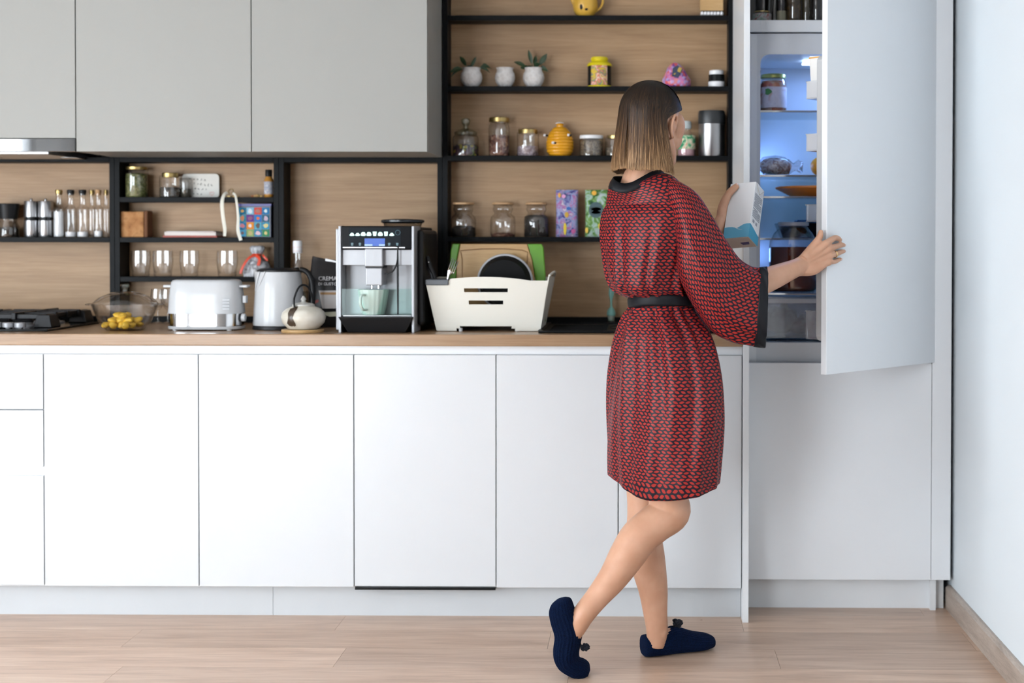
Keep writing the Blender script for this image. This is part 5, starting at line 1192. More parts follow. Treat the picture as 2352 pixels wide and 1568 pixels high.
# feet inside the slippers (kept simple, they fill the knit)
fA=Vector((.216,.095,0)).normalized(); fS=Vector((fA.y,-fA.x,0))
heelL=at(1476,1507,-.395); heelL.z=0
sk.tube([heelL+fA*.03+Vector((0,0,.045)),heelL+fA*.10+Vector((0,0,.045)),heelL+fA*.17+Vector((0,0,.028))],[.026,.03,.022],14,4)
sk.ball(ankL+fS*.022+fA*.008+Vector((0,0,-.006)),(.012,.012,.016),12,8)
# arms
sk.tube([B(chest,neckb,.55)+tR*.05,shR,B(shR,elR,.5),elR,B(elR,wrR,.25),B(elR,wrR,.55),B(elR,wrR,.85),wrR,wrR+(wrR-elR)*.16],[.045,.042,.040,.037,.0375,.034,.0280,.0255,.017],30,5)
sk.tube([B(chest,neckb,.55)-tR*.05,shL,B(shL,elL,.5),elL,B(elL,wrL,.3),B(elL,wrL,.6),B(elL,wrL,.88),wrL],[.05,.050,.042,.036,.036,.033,.026,.024],18,4)
# right hand on the door edge
dn=Matrix.Rotation(DOOR_A,3,'Z')@Vector((0,-1,0)); dface=dpt(-.3,-DT,1.2)
def dfp(px,py,o): return at_plane(px,py,dface+dn*o,dn)
kn=[dfp(1898,558,.017),dfp(1906,570,.019),dfp(1909,586,.018),dfp(1906,601,.015)]
wr2=wrR
for k,q in enumerate(kn):
    off=Vector((0,0,(1.5-k)*.010)); rr_=[.018,.0165,.0135,.0115]
    sk.tube([B(elR,wrR,.80)+off*.35,wr2+off*.85,B(wr2,q,.5)+off*.3,q],rr_,12,5)
sk.tube([wr2+Vector((0,0,-.012)),B(wr2,kn[3],.45)+Vector((0,0,-.016)),B(wr2,kn[3],.85)+Vector((0,0,-.004))],[.018,.017,.010],12,4)
fing=[[(1916,547,.019),(1925,547.5,.013),(1930.5,551.5,.0078)],[(1921,565.5,.018),(1931.5,562.5,.012),(1939.5,563,.0072)],[(1921,582.5,.017),(1931.5,578.5,.012),(1939.5,576.5,.0072)],[(1917,600.5,.0135),(1925,597,.010),(1931,594.5,.0066)]]
for k,ch in enumerate(fing):
    pts=[B(wr2,kn[k],.8),kn[k]]+[dfp(*c) for c in ch]; r0=[.0094,.0093,.0090,.0079][k]
    sk.tube(pts,[r0*1.1,r0*1.08,r0*.95,r0*.86,r0*.62],12,5)
thb=[B(wr2,kn[0],.12)+Vector((0,-.004,.014)),at(1868,566,-.338),at(1878,552,-.338),at(1884,540,-.334),at(1885.5,528.5,-.330)]
sk.tube(thb,[.015,.0135,.0110,.0098,.0062],12,5)
sk.tube([B(wr2,kn[0],.35),at(1876,566,-.335),B(wr2,kn[0],.85)],[.013,.011,.011],12,4)
# left hand round the carton
wl=wrL
kl=[cl_(-.013,.050,.118),cl_(-.014,.054,.097),cl_(-.014,.055,.076),cl_(-.013,.053,.057)]
for k,q in enumerate(kl):
    sk.tube([B(elL,wl,.93),wl,B(wl,q,.5)+cw_*(-.006),q],[.020,.0165,.0135,.0112],12,5)
    tips=[(.010,.074,.006),(.032,.0705,.010),(.050,.0685,.013)]
    pts=[q]+[cl_(a,b_,0)+cu_*((q-CO).dot(cu_)+c) for a,b_,c in tips]; r0=[.0092,.0095,.0092,.008][k]
    sk.tube(pts,[r0*1.1,r0,r0*.9,r0*.65],12,5)
tl_=[B(wl,kl[1],.15)+cw_*(-.008)-cv_*.012,cl_(-.020,.012,.062),cl_(-.0145,-.003,.104),cl_(.003,-.0125,.143),cl_(.022,-.0095,.168),cl_(.030,-.0075,.176)]
sk.tube(tl_,[.020,.0185,.0150,.0122,.0105,.0068],12,5)
sk.tube([wl,cl_(-.036,.022,.020),cl_(-.024,.010,.055),cl_(-.016,.006,.085)],[.021,.024,.022,.015],14,5)
sk.tube([B(wl,kl[1],.3),cl_(-.018,.025,.07),kl[0]],[.016,.015,.011],12,4)
# neck and head
hR,hF=frame(38); hU=Vector((0,0,1)); pt=math.radians(9)
hF2=(hF*math.cos(pt)-hU*math.sin(pt)); hU2=(hU*math.cos(pt)+hF*math.sin(pt))
def hp(r,f,u): return HC+hR*r+hF2*f+hU2*u
HM=Matrix((hR,hF2,hU2)).transposed()
sk.tube([at(1470,456,-.422),at(1465,436,-.424),at(1471,414,-.426),at(1484,385,-.418)],[.046,.053,.053,.049],20,4)
sk.tube([neckb-Vector((0,0,.03)),neckb+Vector((.002,.0,.03)),hp(0,-.012,-.075),hp(0,-.005,-.03)],[.062,.050,.049,.05],20,4)
sk.ball(hp(0,-.012,.030),(.073,.092,.088),28,20,HM)
sk.ball(hp(0,.040,-.022),(.060,.052,.082),24,18,HM)
sk.ball(hp(0,.050,-.078),(.042,.040,.034),20,14,HM)
for s in (-1,1):
    sk.ball(hp(s*.037,.058,-.034),(.027,.027,.032),16,12,HM)          # cheeks
    sk.tube([hp(s*.060,.0,-.045),hp(s*.055,.025,-.078),hp(s*.030,.062,-.098)],[.016,.018,.018],12,4)   # jaw
    sk.tube([hp(s*.014,.088,.022),hp(s*.034,.084,.026),hp(s*.052,.066,.020)],[.007,.008,.007],10,4)  # brow ridge
    sk.ball(hp(s*.046,.054,.002),(.026,.028,.046),18,14,HM)      # cheekbone and orbit
    # ear: rim, bowl and lobe
    c=(s*.0745,-.004,-.012)
    sk.ball(hp(*c),(.006,.014,.026),14,10,HM)
    sk.tube([hp(s*.073,.012,-.020),hp(s*.077,.012,.010),hp(s*.082,.003,.024),hp(s*.086,-.012,.020),hp(s*.086,-.018,-.002),hp(s*.081,-.012,-.024),hp(s*.076,.000,-.038),hp(s*.074,.006,-.032)],[.004,.0042,.0045,.0048,.0046,.0052,.0062,.004],10,5)
    sk.tube([hp(s*.075,.010,-.006),hp(s*.078,.004,-.014),hp(s*.078,-.004,-.020)],[.0035,.0035,.003],8,4)
sk.tube([hp(0,.088,.012),hp(0,.098,-.010),hp(0,.108,-.028),hp(0,.094,-.036)],[.007,.008,.0115,.008],12,4)  # nose
for s in (-1,1): sk.ball(hp(s*.010,.095,-.031),(.007,.008,.006),10,8,HM)
sk.tube([hp(-.022,.084,-.057),hp(-.008,.094,-.053),hp(0,.094,-.054),hp(.008,.094,-.053),hp(.022,.084,-.057)],[.003,.0055,.005,.0055,.003],10,4)
sk.tube([hp(-.020,.083,-.060),hp(0,.092,-.063),hp(.020,.083,-.060)],[.003,.006,.003],10,4)
sk.ball(hp(0,.074,-.098),(.018,.016,.014),14,10,HM)
tmp=sk.build('tmp_body',M['skin'],None,off=P_LOC)
rm=tmp.modifiers.new('r','REMESH'); rm.mode='VOXEL'; rm.voxel_size=.0022; rm.use_smooth_shade=True
s_=tmp.modifiers.new('s','SMOOTH'); s_.factor=.5; s_.iterations=5
dg=bpy.context.evaluated_depsgraph_get(); me=bpy.data.meshes.new_from_object(tmp.evaluated_get(dg)); me.name='body'
bpy.data.objects.remove(tmp)
me.polygons.foreach_set('use_smooth',[True]*len(me.polygons))
body=link('body',me,M['skin'],pers)
for s in (-1,1):
    e=PB(MB().ball(hp(s*.031,.0785,.003),.0115,16,12),'eye',mk('eye_white',(.8,.79,.77),.15),body,smooth=60)
    PB(MB().ball(hp(s*.031,.0865,.002),(.0052,.004,.0052),14,10,HM),'iris',mk('iris',(.08,.05,.03),.1),body,smooth=60)
    PB(MB().tube([hp(s*.014,.0955,.030),hp(s*.032,.0935,.036),hp(s*.050,.079,.031)],[(.003,.002),(.0034,.002),(.0015,.0015)],8,4),'eyebrow',mk('eyebrow_%d'%s,(.05,.03,.02),.8),body,smooth=60)
PB(MB().tube([hp(-.020,.0875,-.0575),hp(-.008,.0985,-.053),hp(0,.0980,-.0545),hp(.008,.0985,-.053),hp(.020,.0875,-.0575),hp(.008,.0965,-.065),hp(0,.0975,-.066),hp(-.008,.0965,-.065)],[.0022]*8,8,3,closed=True),'lips',mk('lips',(.5,.18,.15),.4),body,smooth=60)
nailm=mk('nail',(.72,.46,.38),.25)
# nails
for k,ch in enumerate(fing):
    c=dfp(*ch[2]); o=B(dfp(*ch[1]),c,.75)
    d_=(dfp(*ch[2])-dfp(*ch[1])).normalized()
    Mn=Matrix((d_,d_.cross(dn).normalized(),dn)).transposed()
    PB(MB().ball(o+dn*.0058,(.0050,.0040,.0016),10,8,Mn),'nail',nailm,body,smooth=60)
Mn=Matrix((cu_,cw_,-cv_)).transposed()
PB(MB().ball(cl_(.0265,-.0150,.174),(.0058,.0045,.0018),10,8,Mn),'nail',nailm,body,smooth=60)
# ring
q0=B(kn[2],dfp(*fing[2][0]),.62); qd=(dfp(*fing[2][0])-kn[2]).normalized(); qa=qd.orthogonal().normalized(); qb=qd.cross(qa)
rgm=mk('ring_gold',(.75,.52,.28),.18,1.0)
PB(MB().tube([q0+qa*(.0104*math.cos(a))+qb*(.0104*math.sin(a)) for a in [2*math.pi*k/24 for k in range(24)]],.0012,8,closed=True).tube([q0+qd*.0035+qa*(.0102*math.cos(a))+qb*(.0102*math.sin(a)) for a in [2*math.pi*k/24 for k in range(24)]],.0009,8,closed=True),'ring',rgm,body,smooth=60)

# ---- robe
def grid_obj(nm,rows,uvs,mat,parent=pers,wrap=True,solid=.0016):
    n=len(rows); m_=len(rows[0]); vs=[tuple(p-P_LOC) for r in rows for p in r]; fs=[]; fuv=[]
    for i in range(n-1):
        for k in range(m_ if wrap else m_-1):
            k2=(k+1)%m_; fs.append((i*m_+k,i*m_+k2,(i+1)*m_+k2,(i+1)*m_+k)); k3=k+1
            fuv+= [uvs[i][k],uvs[i][k3] if k3<len(uvs[i]) else uvs[i][k],uvs[i+1][k3] if k3<len(uvs[i+1]) else uvs[i+1][k],uvs[i+1][k]]
    me=bpy.data.meshes.new(nm); me.from_pydata(vs,[],fs)
    ul=me.uv_layers.new(name='UVMap'); ul.data.foreach_set('uv',[c for q in fuv for c in q])
    me.polygons.foreach_set('use_smooth',[True]*len(me.polygons))
    o=link(nm,me,mat,parent)
    if solid: sd=o.modifiers.new('thick','SOLIDIFY'); sd.thickness=solid; sd.offset=0
    return o
def arc_uv(rows,v0=0.0,start=0):
    """UV in metres: u = arc length round each ring, v = mean distance along"""
    out=[]; v=v0; prevc=None
    for r in rows:
        n=len(r)
        seg=[(r[(k+1)%n]-r[k]).length for k in range(n)]
        tot=sum(seg); u=-tot/2; us=[u]
        for s in seg: u+=s; us.append(u)
        if prevc is not None: v+=sum((r[k]-prevc[k]).length for k in range(0,n,4))/len(range(0,n,4))
        out.append([(x,v) for x in us]); prevc=r
    return out
NS=176
# rings: (py, left px, right px, Y, half depth, azimuth, fold amplitude, fold kind)
RG=[(470,1391,1588,-.42,.080,40,.000),(492,1381,1600,-.42,.098,40,.001),(535,1379,1600,-.42,.108,40,.0025),(585,1387,1594,-.42,.113,40,.004),(630,1396,1588,-.42,.115,42,.005),(655,1406,1590,-.42,.117,44,.006),(670,1420,1593,-.42,.112,45,.007),(679,1438,1593,-.425,.100,45,.006),(685,1448,1592,-.43,.090,45,.0015),
    (700,1448,1592,-.43,.088,45,.0015),(708,1444,1595,-.43,.093,46,.007),(730,1433,1608,-.43,.105,47,.008),(765,1420,1630,-.435,.118,48,.008),(805,1409,1644,-.435,.126,50,.007),(870,1399,1656,-.44,.132,50,.006),(950,1394,1658,-.44,.136,52,.005),(1040,1394,1652,-.44,.136,54,.004),(1092,1396,1648,-.44,.134,55,.0035)]
def ring_at(py,l,r,Y,b,az,amp):
    cpx=(l+r)/2; c=at(cpx,py,Y); hw=(r-l)/2*mpp(Y); a_=math.radians(az)
    a=math.sqrt(max(1e-4,hw*hw-(b*math.sin(a_))**2))/math.cos(a_)
    return c,a,b,az,amp
base=[ring_at(*r) for r in RG]
def interp(base,sub):
    V=[Vector((c.x,c.y,c.z,)) for c,*_ in base]; A=[Vector((a,b,az)) for _,a,b,az,_ in base]; F_=[Vector((amp,0,0)) for *_,amp in base]
    return list(zip(catmull(V,sub),catmull(A,sub),catmull(F_,sub)))
def fold(q,z,amp):
    up=1.0 if z>1.06 else 0.0
    f=.5*math.cos(7*q+1.1+2.2*math.sin(z*5))+.38*math.cos(13*q+.4+3*z)+.25*math.cos(22*q+2.0+4*z)
    if up: f=.5*math.cos(5*q+.6+1.5*math.sin(z*4))+.75*math.cos(11*q+1.3+1.2*math.sin(z*6))+.55*math.cos(19*q+.3+2*z)+.3*math.cos(27*q+z*9)
    if z>1.02: return f*amp
    return f*amp*1.7
# start angle opposite her back so the seam of the print lies in front
TH=[math.pi/2+2*math.pi*k/NS for k in range(NS)]
def make_rows(seq):
    rows=[]
    for c,A,F_ in seq:
        R_,Fw=frame(A.z); row=[]
        for q in TH:
            n_=R_*math.cos(q)+Fw*math.sin(q); f=fold(q,c.z,F_.x)
            row.append(c+R_*(A.x*math.cos(q))+Fw*(A.y*math.sin(q))+n_*f)
        rows.append(row)
    return rows
top=make_rows(interp(base[:9],7)); skirt=make_rows(interp(base[9:],9))
# yoke: from the shoulder ring up to the collar loop
coll=[(1408,421,-.475),(1424,430,-.495),(1447,429,-.502),(1472,417,-.50),(1497,404,-.485),(1519,398,-.455),(1523,400,-.405),(1507,408,-.355),(1482,414,-.335),(1452,416,-.335),(1425,414,-.355),(1407,415,-.41)]
CL=catmull([at(*c) for c in coll],12,True)
cc=sum(CL,Vector())/len(CL)
def coll_at(q):
    R_,Fw=frame(40); d=R_*math.cos(q)+Fw*math.sin(q); best=max(CL,key=lambda p:((p-cc).normalized()).dot(d) if (p-cc).length>0 else -9); return best
CR=[coll_at(q) for q in TH]
# smooth the sampled loop
for _ in range(6): CR=[(CR[k-1]+CR[k]*2+CR[(k+1)%NS])*.25 for k in range(NS)]
yoke=[]
for i in range(8):
    t=i/8; row=[]
    for k,q in enumerate(TH):
        p=CR[k].lerp(top[0][k],t); sh=abs(math.cos(q)); p=p+Vector((0,0,(.012+.016*sh)*math.sin(math.pi*t)))
        row.append(p)
    yoke.append(row)
rows=yoke+top
robe=grid_obj('robe',rows,arc_uv(rows),M['robe'])
# skirt with a shirt-tail hem
ext=[]
last=skirt[-1]; lc=sum(last,Vector())/NS
for i in range(1,7):
    t=i/6; row=[]
    for k,q in enumerate(TH):
        p=last[k]; d=(p-lc); d.z=0; d.normalize(); back=abs(d.dot(Vector((-.22,-.975,0)).normalized()))
        drop=.002+.044*(back**1.6); row.append(p-Vector((0,0,drop*t))-d*(.004*t*back))
    ext.append(row)
rows2=skirt+ext
PB_sk=grid_obj('robe_skirt',rows2,arc_uv(rows2,v0=.37),M['robe'])
# belt
bw=[]
bl=[ring_at(679,1449,1593,-.43,.092,45,0),ring_at(683,1447,1594,-.43,.094,45,0),ring_at(690,1447,1594,-.43,.0945,45,0),ring_at(698,1448,1594,-.43,.094,45,0),ring_at(704,1450,1593,-.43,.092,45,0)]
rb=[]
for c,a,b,az,amp in bl:
    R_,Fw=frame(az); rb.append([c+R_*((a+.0065)*math.cos(q))+Fw*((b+.0065)*math.sin(q))+Vector((0,0,-.010*math.sin(q-.9)-.004)) for q in TH])
grid_obj('belt',rb,arc_uv(rb),M['satin_black'],solid=.002)
# collar band standing on the loop
ctop=[];cbot=[]
for k in range(NS):
    p=CR[k]; d=(p-cc); d.z=0; d.normalize(); cbot.append(p+d*.010-Vector((0,0,.016))); ctop.append(p-d*.004+Vector((0,0,.012)))
cmid=[(cbot[k]+ctop[k])*.5+((cbot[k]-cc).normalized()*.001) for k in range(NS)]
rows3=[cbot,cmid,ctop]
grid_obj('collar',rows3,arc_uv(rows3),M['satin_black'],solid=.0018)
# right sleeve: sections given by their upper and lower outline
SS=[((1532,408),(1540,500),-.47,.060),((1566,420),(1551,560),-.495,.078),((1602,446),(1556,622),-.510,.084),((1634,494),(1578,676),-.515,.082),((1664,545),(1606,722),-.515,.076),((1695,590),(1640,764),-.512,.068),((1720,609),(1683,786),-.506,.060),((1736,614),(1716,792),-.500,.054),((1746,615),(1733,795),-.497,.052)]
def sleeve_rows(SS,n=96,sub=7):
    T=catmull([at(a[0],a[1],Y) for a,b,Y,d in SS],sub); Bm=catmull([at(b[0],b[1],Y) for a,b,Y,d in SS],sub); Dp=catmull([Vector((d,0,0)) for *_,d in SS],sub)
    rows=[]; N=len(T)
    for i in range(N):
        c=(T[i]+Bm[i])*.5; m=(T[i]-Bm[i])*.5; ax=Vector((0,1,0)); row=[]; s=i/(N-1)
        for k in range(n):
            q=2*math.pi*k/n+math.pi/2     # seam on the far side
            f=1+.035*math.cos(5*q+4*s)*s+.03*math.cos(9*q+1+6*s)*min(1,s*2)
            row.append(c+m*math.cos(q)*(1 if abs(math.cos(q))>.97 else f)+ax*(Dp[i].x*math.sin(q)*f))
        rows.append(row)
    return rows
sr=sleeve_rows(SS); suv=arc_uv(sr)
suv=[[(v,u) for (u,v) in r] for r in suv]      # print runs along the arm
grid_obj('sleeve',sr,suv,M['robe'])
cuf=sleeve_rows([((1744.5,614.5),(1731,795.5),-.497,.0535),((1754,613.5),(1744,797),-.495,.0535),((1762,612.5),(1757,798),-.493,.053)],96,4)
grid_obj('cuff',cuf,arc_uv(cuf),M['satin_black'],solid=.003)
# left sleeve, mostly hidden in front of her
ls=[]
path=catmull([shL+Vector((.030,-.01,.015)),B(shL,elL,.30)+Vector((.012,0,-.006)),B(shL,elL,.65)+Vector((0,0,-.02)),elL+Vector((.0,-.005,-.03)),B(elL,wrL,.35)+Vector((0,0,-.035))],6); rad=catmull([Vector((.068,0,0)),Vector((.072,0,0)),Vector((.075,0,0)),Vector((.075,0,0)),Vector((.070,0,0))],6)
for i,p in enumerate(path):
    t=(path[min(i+1,len(path)-1)]-path[max(i-1,0)]).normalized(); a=t.cross(Vector((0,0,1))).normalized(); b=a.cross(t)
    ls.append([p+a*(rad[i].x*.8*math.cos(2*math.pi*k/64))+b*(rad[i].x*math.sin(2*math.pi*k/64)) for k in range(64)])
luv=[[(v,u) for (u,v) in r] for r in arc_uv(ls)]
grid_obj('sleeve',ls,luv,M['robe'])

# ---- slippers
def slipper(name,rows,tas,label=None):
    mb=MB().rings(rows); o=PB(mb,name,M['knit'],smooth=70)
    rs=random.Random(9); mb=MB()
    for k in range(22):
        d=Vector((rs.gauss(0,1),rs.gauss(0,1),rs.gauss(0,1)))
        d=(d.normalized()+tas[1]*.75).normalized(); L_=rs.uniform(.008,.017)*tas[2]
        side=d.orthogonal().normalized()*rs.uniform(-.006,.006)
        mb.tube([tas[0],tas[0]+d*L_*.6+side,tas[0]+d*L_],[.0030,.0042,.0022],6,3)
    PB(mb,'tassel',mk('tassel_%d'%len(bpy.data.objects),(.006,.008,.016),.9),o,smooth=60)
    return o
def rib(q,n): return 1+.026*math.cos(n*q)
rowsL=[]
for s,w,zt,zb,lift in ((.0,.010,.040,.012,0),(.002,.026,.058,.004,0),(.010,.035,.062,.001,0),(.04,.039,.0610,.0,0),(.065,.040,.0660,.0,0),(.09,.041,.0755,.0,0),(.105,.041,.0775,.0,0),(.13,.043,.070,.0,0),(.16,.045,.058,.0,0),(.19,.044,.050,.001,0),(.212,.038,.045,.003,0),(.228,.026,.038,.006,0),(.235,.010,.028,.014,0)):
    c=heelL+fA*s+Vector((0,0,(zt+zb)/2)); hh=(zt-zb)/2
    rowsL.append([c+fS*(w*math.copysign(abs(math.cos(q))**.8,math.cos(q))*rib(q,26))+Vector((0,0,hh*math.copysign(abs(math.sin(q))**.8,math.sin(q))*(rib(q,26) if math.sin(q)>-.6 else 1))) for q in [2*math.pi*k/130 for k in range(130)]])
rl2=[]
for k in range(130):
    col_=catmull([r[k] for r in rowsL],4); rl2.append(col_)
rowsL=[[rl2[k][i] for k in range(130)] for i in range(len(rl2[0]))]
slipper('slipper',rowsL,(heelL+fA*.112+Vector((0,0,.086)),Vector((.35,0,.6)),1.25))
# right slipper on its toes: (left outline px, right outline px, Y, half width)
SR=[((1280,1376),(1300,1371),-.625,.012),((1267,1388),(1311,1376),-.625,.028),((1262,1406),(1319,1398),-.622,.034),((1267,1432),(1329,1424),-.618,.037),((1275,1460),(1337,1450),-.612,.039),((1272,1488),(1333,1478),-.605,.042),((1274,1512),(1329,1499),-.598,.045),((1285,1532),(1330,1512),-.592,.045),((1302,1545),(1338,1515),-.586,.044),((1320,1554),(1347,1520),-.581,.041),((1337,1558),(1353,1528),-.577,.034),((1349,1555),(1355,1541),-.575,.016)]
rowsR=[]; yd=Vector((.10,.995,0)).normalized()
TT=catmull([at(a[0],a[1],Y) for a,b,Y,w in SR],4); BB=catmull([at(b[0],b[1],Y) for a,b,Y,w in SR],4); WW=catmull([Vector((w,0,0)) for *_,w in SR],4)
for i in range(len(TT)):
    c=(TT[i]+BB[i])*.5; m=(TT[i]-BB[i])*.5
    row=[]
    for k in range(130):
        q=2*math.pi*k/130; p=c+m*(math.copysign(abs(math.cos(q))**.85,math.cos(q))*rib(q,26))+yd*(WW[i].x*math.copysign(abs(math.sin(q))**.85,math.sin(q))*rib(q,26)); p.z=max(p.z,.0006); row.append(p)
    rowsR.append(row)
slipper('slipper',rowsR,(at(1341,1484,-.607),Vector((.9,-.1,-.25)),1.15))

# ---- hair
def hair_pt(th,t,off=0.0):
    """th: degrees from her forward direction towards her right; t: 0 crown .. 1 tip"""
    a=math.radians(th); tc_=.42
    rr,rf,rb=.084,.098,.106
    d_r,d_f=math.sin(a),math.cos(a)
    if t<tc_:
        al=(t/tc_)*math.pi/2*.98; hor=math.sin(al); z=.030+.098*math.cos(al); dr=0
    else:
        s=(t-tc_)/(1-tc_); hor=1+.0*s; z=.030-.004-.182*s; dr=s
    th2=th; fl=1.0
    if th>0:      # right side is tucked behind the ear
        k=min(1,max(0,(t-.30)/.17)); k=k*k*(3-2*k); lim=109+ (th-40)*.10
        if th<lim: th2=th+(lim-th)*k
    if th>0: th2-=(12*max(0,(t-.5)/.5)*max(0,1-abs(th2-112)/40))
    a2=math.radians(th2); d_r,d_f=math.sin(a2),math.cos(a2)
    rad_f=rf if d_f>0 else rb
    spread=1+ (.10+.14*max(0,-math.sin(a2)) +.05*max(0,-math.cos(a2)))*dr
    if th2>60: spread=1-.05*math.sin(math.pi*min(1,dr*1.4))*(1 if th2<150 else .3)+(.06+.12*max(0,1-abs(th2-100)/45))*dr
    r_=(rr+off)*d_r*hor*spread; f_=(rad_f+off)*d_f*hor*spread-.012-.004*dr
    tilt=dr*.0
    p=hp(r_,f_,z if t<tc_ else 0)
    if t<tc_: p=hp(r_,f_,z+off*math.cos((t/tc_)*math.pi/2))
    else: p=hp(r_,f_,.026)+Vector((0,0,-(.026-z)))   # below the widest point it hangs straight down
    return p
TH0,TH1=22,338
def hair_len(th):   # slightly longer towards the face, shorter on the nape
    return .962+.035*abs(math.cos(math.radians(th)))+.006*math.sin(th*.13)+.004*math.sin(th*.37+1)+.003*math.sin(th*1.9)
nth,ntt=150,40
outer=[];inner=[];uvr=[]
for i in range(ntt+1):
    t=i/ntt; ro=[];ri=[];uu=[]
    for k in range(nth+1):
        th=TH0+(TH1-TH0)*k/nth; tt=t*hair_len(th); w=.0006*math.sin(th*.55+3*math.sin(th*.11))*min(1,t*3)
        ro.append(hair_pt(th if th<=180 else th-360,tt,w)); ri.append(hair_pt(th if th<=180 else th-360,tt,-.010+.006*t*t)); uu.append((k/nth,t))
    ro=[ri[0]]+ro+[ri[-1]]; ri=[ri[0]]+ri+[ri[-1]]; uu=[uu[0]]+uu+[uu[-1]]
    outer.append(ro);inner.append(ri);uvr.append(uu)
def hair_mat():
    m,nt,b=new_mat('hair'); pset(b,rough=.45,spec=.28)
    uv=node(nt,'ShaderNodeUVMap'); uv.uv_map='UVMap'; sp=node(nt,'ShaderNodeSeparateXYZ'); nt.links.new(uv.outputs['UV'],sp.inputs[0])
    mp=node(nt,'ShaderNodeMapping'); mp.inputs['Scale'].default_value=(140,1.2,1); nt.links.new(uv.outputs['UV'],mp.inputs['Vector'])
    nz=node(nt,'ShaderNodeTexNoise'); nz.inputs['Scale'].default_value=1.0; nz.inputs['Detail'].default_value=5; nt.links.new(mp.outputs['Vector'],nz.inputs['Vector'])
    mp2=node(nt,'ShaderNodeMapping'); mp2.inputs['Scale'].default_value=(30,.8,1); nt.links.new(uv.outputs['UV'],mp2.inputs['Vector'])
    n2=node(nt,'ShaderNodeTexNoise'); n2.inputs['Scale'].default_value=1.0; n2.inputs['Detail'].default_value=2; nt.links.new(mp2.outputs['Vector'],n2.inputs['Vector'])
    f=mth(nt,'ADD',sp.outputs[1],mth(nt,'MULTIPLY',mth(nt,'SUBTRACT',nz.outputs['Fac'],.5),1.5)); f=mth(nt,'ADD',f,mth(nt,'MULTIPLY',mth(nt,'SUBTRACT',n2.outputs['Fac'],.5),.7))
    rp=node(nt,'ShaderNodeValToRGB'); cr=rp.color_ramp
    for _ in range(2): cr.elements.new(.5)
    for e,p,c in zip(cr.elements,(.30,.55,.85,1.0),((.012,.0065,.0035),(.045,.022,.010),(.15,.078,.033),(.40,.235,.115))): e.position=p; e.color=col4(c)
    nt.links.new(f,rp.inputs['Fac']); nt.links.new(rp.outputs['Color'],b.inputs['Base Color'])
    bp=node(nt,'ShaderNodeBump'); bp.inputs['Strength'].default_value=.5; bp.inputs['Distance'].default_value=.002; nt.links.new(nz.outputs['Fac'],bp.inputs['Height']); nt.links.new(bp.outputs['Normal'],b.inputs['Normal'])
    return m
M['hair']=hair_mat()
allr=outer+inner[::-1]; allu=uvr+uvr[::-1]
hs=grid_obj('hair',allr,allu,M['hair'],pers,wrap=False,solid=0)
# loose strands over the shell (thin ribbons)
rs=random.Random(21); vs=[];fs=[];fu=[]
NST=3600; SEG=15
for sidx in range(NST):
    th=rs.uniform(TH0,TH1); t0=rs.uniform(0.02,.40) if rs.random()<.7 else rs.uniform(.0,.1); t1=hair_len(th)*rs.uniform(.90,1.02); o0=rs.uniform(.0002,.0028); wv=rs.uniform(0,6.28); w=rs.uniform(.0003,.0008); drift=rs.uniform(-2.5,2.5); uo=rs.uniform(0,1)
    pts=[]
    for i in range(SEG):
        s=i/(SEG-1); t=t0+(t1-t0)*s; h_=th+drift*s+.5*math.sin(wv+5*s); h_=h_ if h_<=180 else h_-360
        pts.append(hair_pt(h_,t,o0*(min(1,s*5))+.0008*math.sin(wv*2+7*s)*s))
    o=len(vs)
    for i,p in enumerate(pts):
        d=(pts[min(i+1,SEG-1)]-pts[max(i-1,0)]).normalized(); n_=(p-hp(0,-.012,0)); n_.z*=.3; n_.normalize(); sd=d.cross(n_).normalized(); ww=w*(1 if i<SEG-2 else (.7 if i==SEG-2 else .25))
        vs.append(tuple(p-sd*ww-P_LOC)); vs.append(tuple(p+sd*ww-P_LOC))
    for i in range(SEG-1):
        fs.append((o+2*i,o+2*i+1,o+2*i+3,o+2*i+2)); ta=t0+(t1-t0)*i/(SEG-1); tb=t0+(t1-t0)*(i+1)/(SEG-1); fu+=[(uo,ta),(uo+.0005,ta),(uo+.0005,tb),(uo,tb)]
me=bpy.data.meshes.new('hair_strands'); me.from_pydata(vs,[],fs); ul=me.uv_layers.new(name='UVMap'); ul.data.foreach_set('uv',[c for q in fu for c in q])
me.polygons.foreach_set('use_smooth',[True]*len(me.polygons))
st=link('hair_strands',me,M['hair'],hs); st['kind']='stuff'

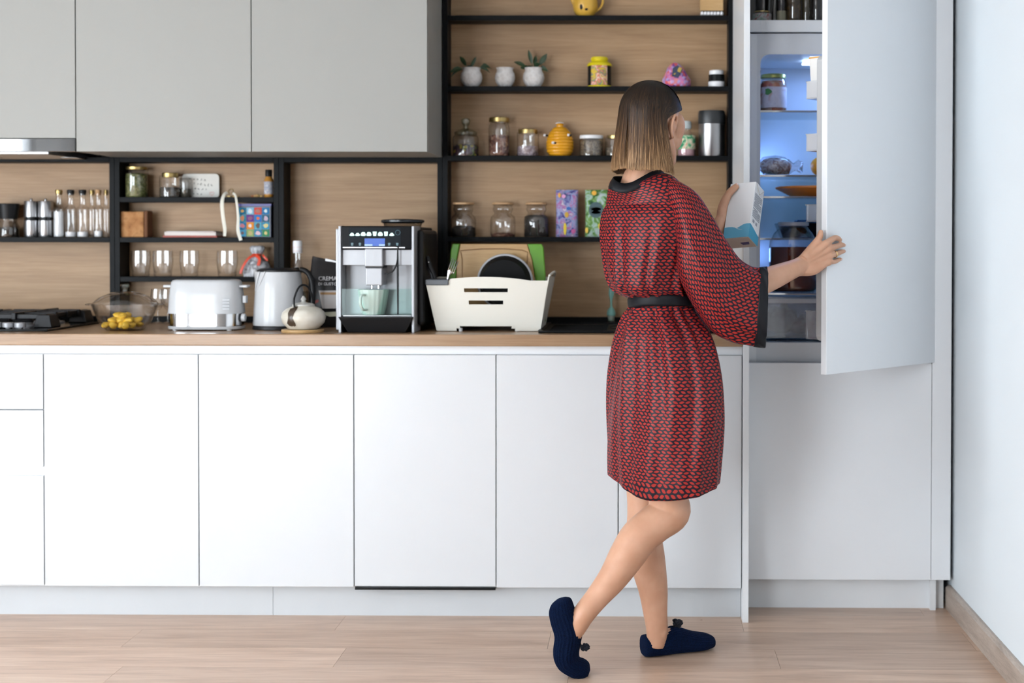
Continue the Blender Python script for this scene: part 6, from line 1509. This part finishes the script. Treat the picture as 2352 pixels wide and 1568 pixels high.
# ---- carton in her hand
t=thing('milk_carton','white milk carton with a blue wave at the bottom, held by the woman','carton',CO)
Mc=Matrix((cw_,cv_,cu_)).transposed().to_4x4()
t.matrix_world=Matrix.Translation(CO)@Mc
cwhite=mk('carton_paper',(.80,.80,.82),.4,var=.01)
MB().box(0,CWD,0,CDP,0,CHT).build('carton_body',cwhite,t,bevel=.0012)
blue=mk('carton_blue',(.12,.42,.62),.4); blue2=mk('carton_blue_dark',(.07,.34,.52),.4)
def wave(x,a): return .036+a
n=16
fr=[(0,.0004)]+[(CWD,.0004)]+[(CWD-CWD*k/n, .030+.016*max(0,math.sin(math.pi*(.15+.9*(1-k/n))))**1.0 if k<n*.55 else .030+.014*math.sin(math.pi*(1-(k/n-.55)/.45*.5-.0))*.9) for k in range(n+1)]
poly=[(0,.0003),(CWD,.0003),(CWD,.045),(CWD*.85,.0455),(CWD*.72,.043),(CWD*.58,.036),(CWD*.50,.0325),(CWD*.44,.034),(CWD*.30,.037),(CWD*.15,.0375),(0,.036)]
MB().prism(poly,'y',-.0004,.001).build('blue_wave',blue,t)
MB().tube([(CWD*.40,-.0006,.0355),(CWD*.55,-.0006,.029),(CWD*.72,-.0006,.0255)],[.0006,.0007,.0003],6,4).build('wave_line',cwhite,t)
poly=[(0,.0003),(CDP,.0003),(CDP,.031),(CDP*.75,.034),(CDP*.4,.040),(CDP*.15,.044),(0,.045)]
MB().prism(poly,'x',CWD-.001,CWD+.0004).build('blue_wave',blue2,t)
inkm=mk('small_print',(.30,.31,.36),.6)
for k in range(15):
    z=.150-.0052*k-(.003 if k>8 else 0); a0=.006 if k not in (5,10) else .012; a1=CDP-.008 if k not in (4,9) else CDP*.6
    MB().box(CWD+.0002,CWD+.0005,a0,a1,z,z+.0028).build('print_line',inkm,t)
for (a,b_) in ((.012,.026),(.034,.046)): MB().box(CWD+.0002,CWD+.0005,a,b_,.056,.066).build('print_mark',inkm,t)
MB().prism([(.004,CHT-.001),(CDP-.004,CHT-.001),(CDP*.5,CHT-.028)],'x',CWD,CWD+.0018).build('side_flap',cwhite,t,bevel=.0005)
MB().tube([(CWD+.002,.006,CHT-.003),(CWD+.002,CDP*.5,CHT-.029),(CWD+.002,CDP-.006,CHT-.003)],.0005,5,1).build('flap_seam',mk('seam',(.5,.42,.34),.6),t)
kraft=mk('carton_base',(.58,.47,.40),.6)
MB().box(.001,CWD-.001,.001,CDP-.001,-.0007,.0003).build('base_panel',kraft,t)
MB().prism([(.004,.002),(CWD-.004,.002),(CWD*.5,CDP*.42)],'z',-.002,-.0007).build('base_fold',kraft,t)
MB().prism([(CWD*.5,CDP*.5),(CWD*.86,CDP*.45),(CWD*.8,CDP*.7),(CWD*.55,CDP*.72)],'z',-.0012,-.0006).build('base_print',mk('base_ink',(.08,.06,.16),.6),t)
MB().box(.002,CWD-.002,CDP*.5-.0015,CDP*.5+.0015,CHT,CHT+.004).build('top_seam',cwhite,t)
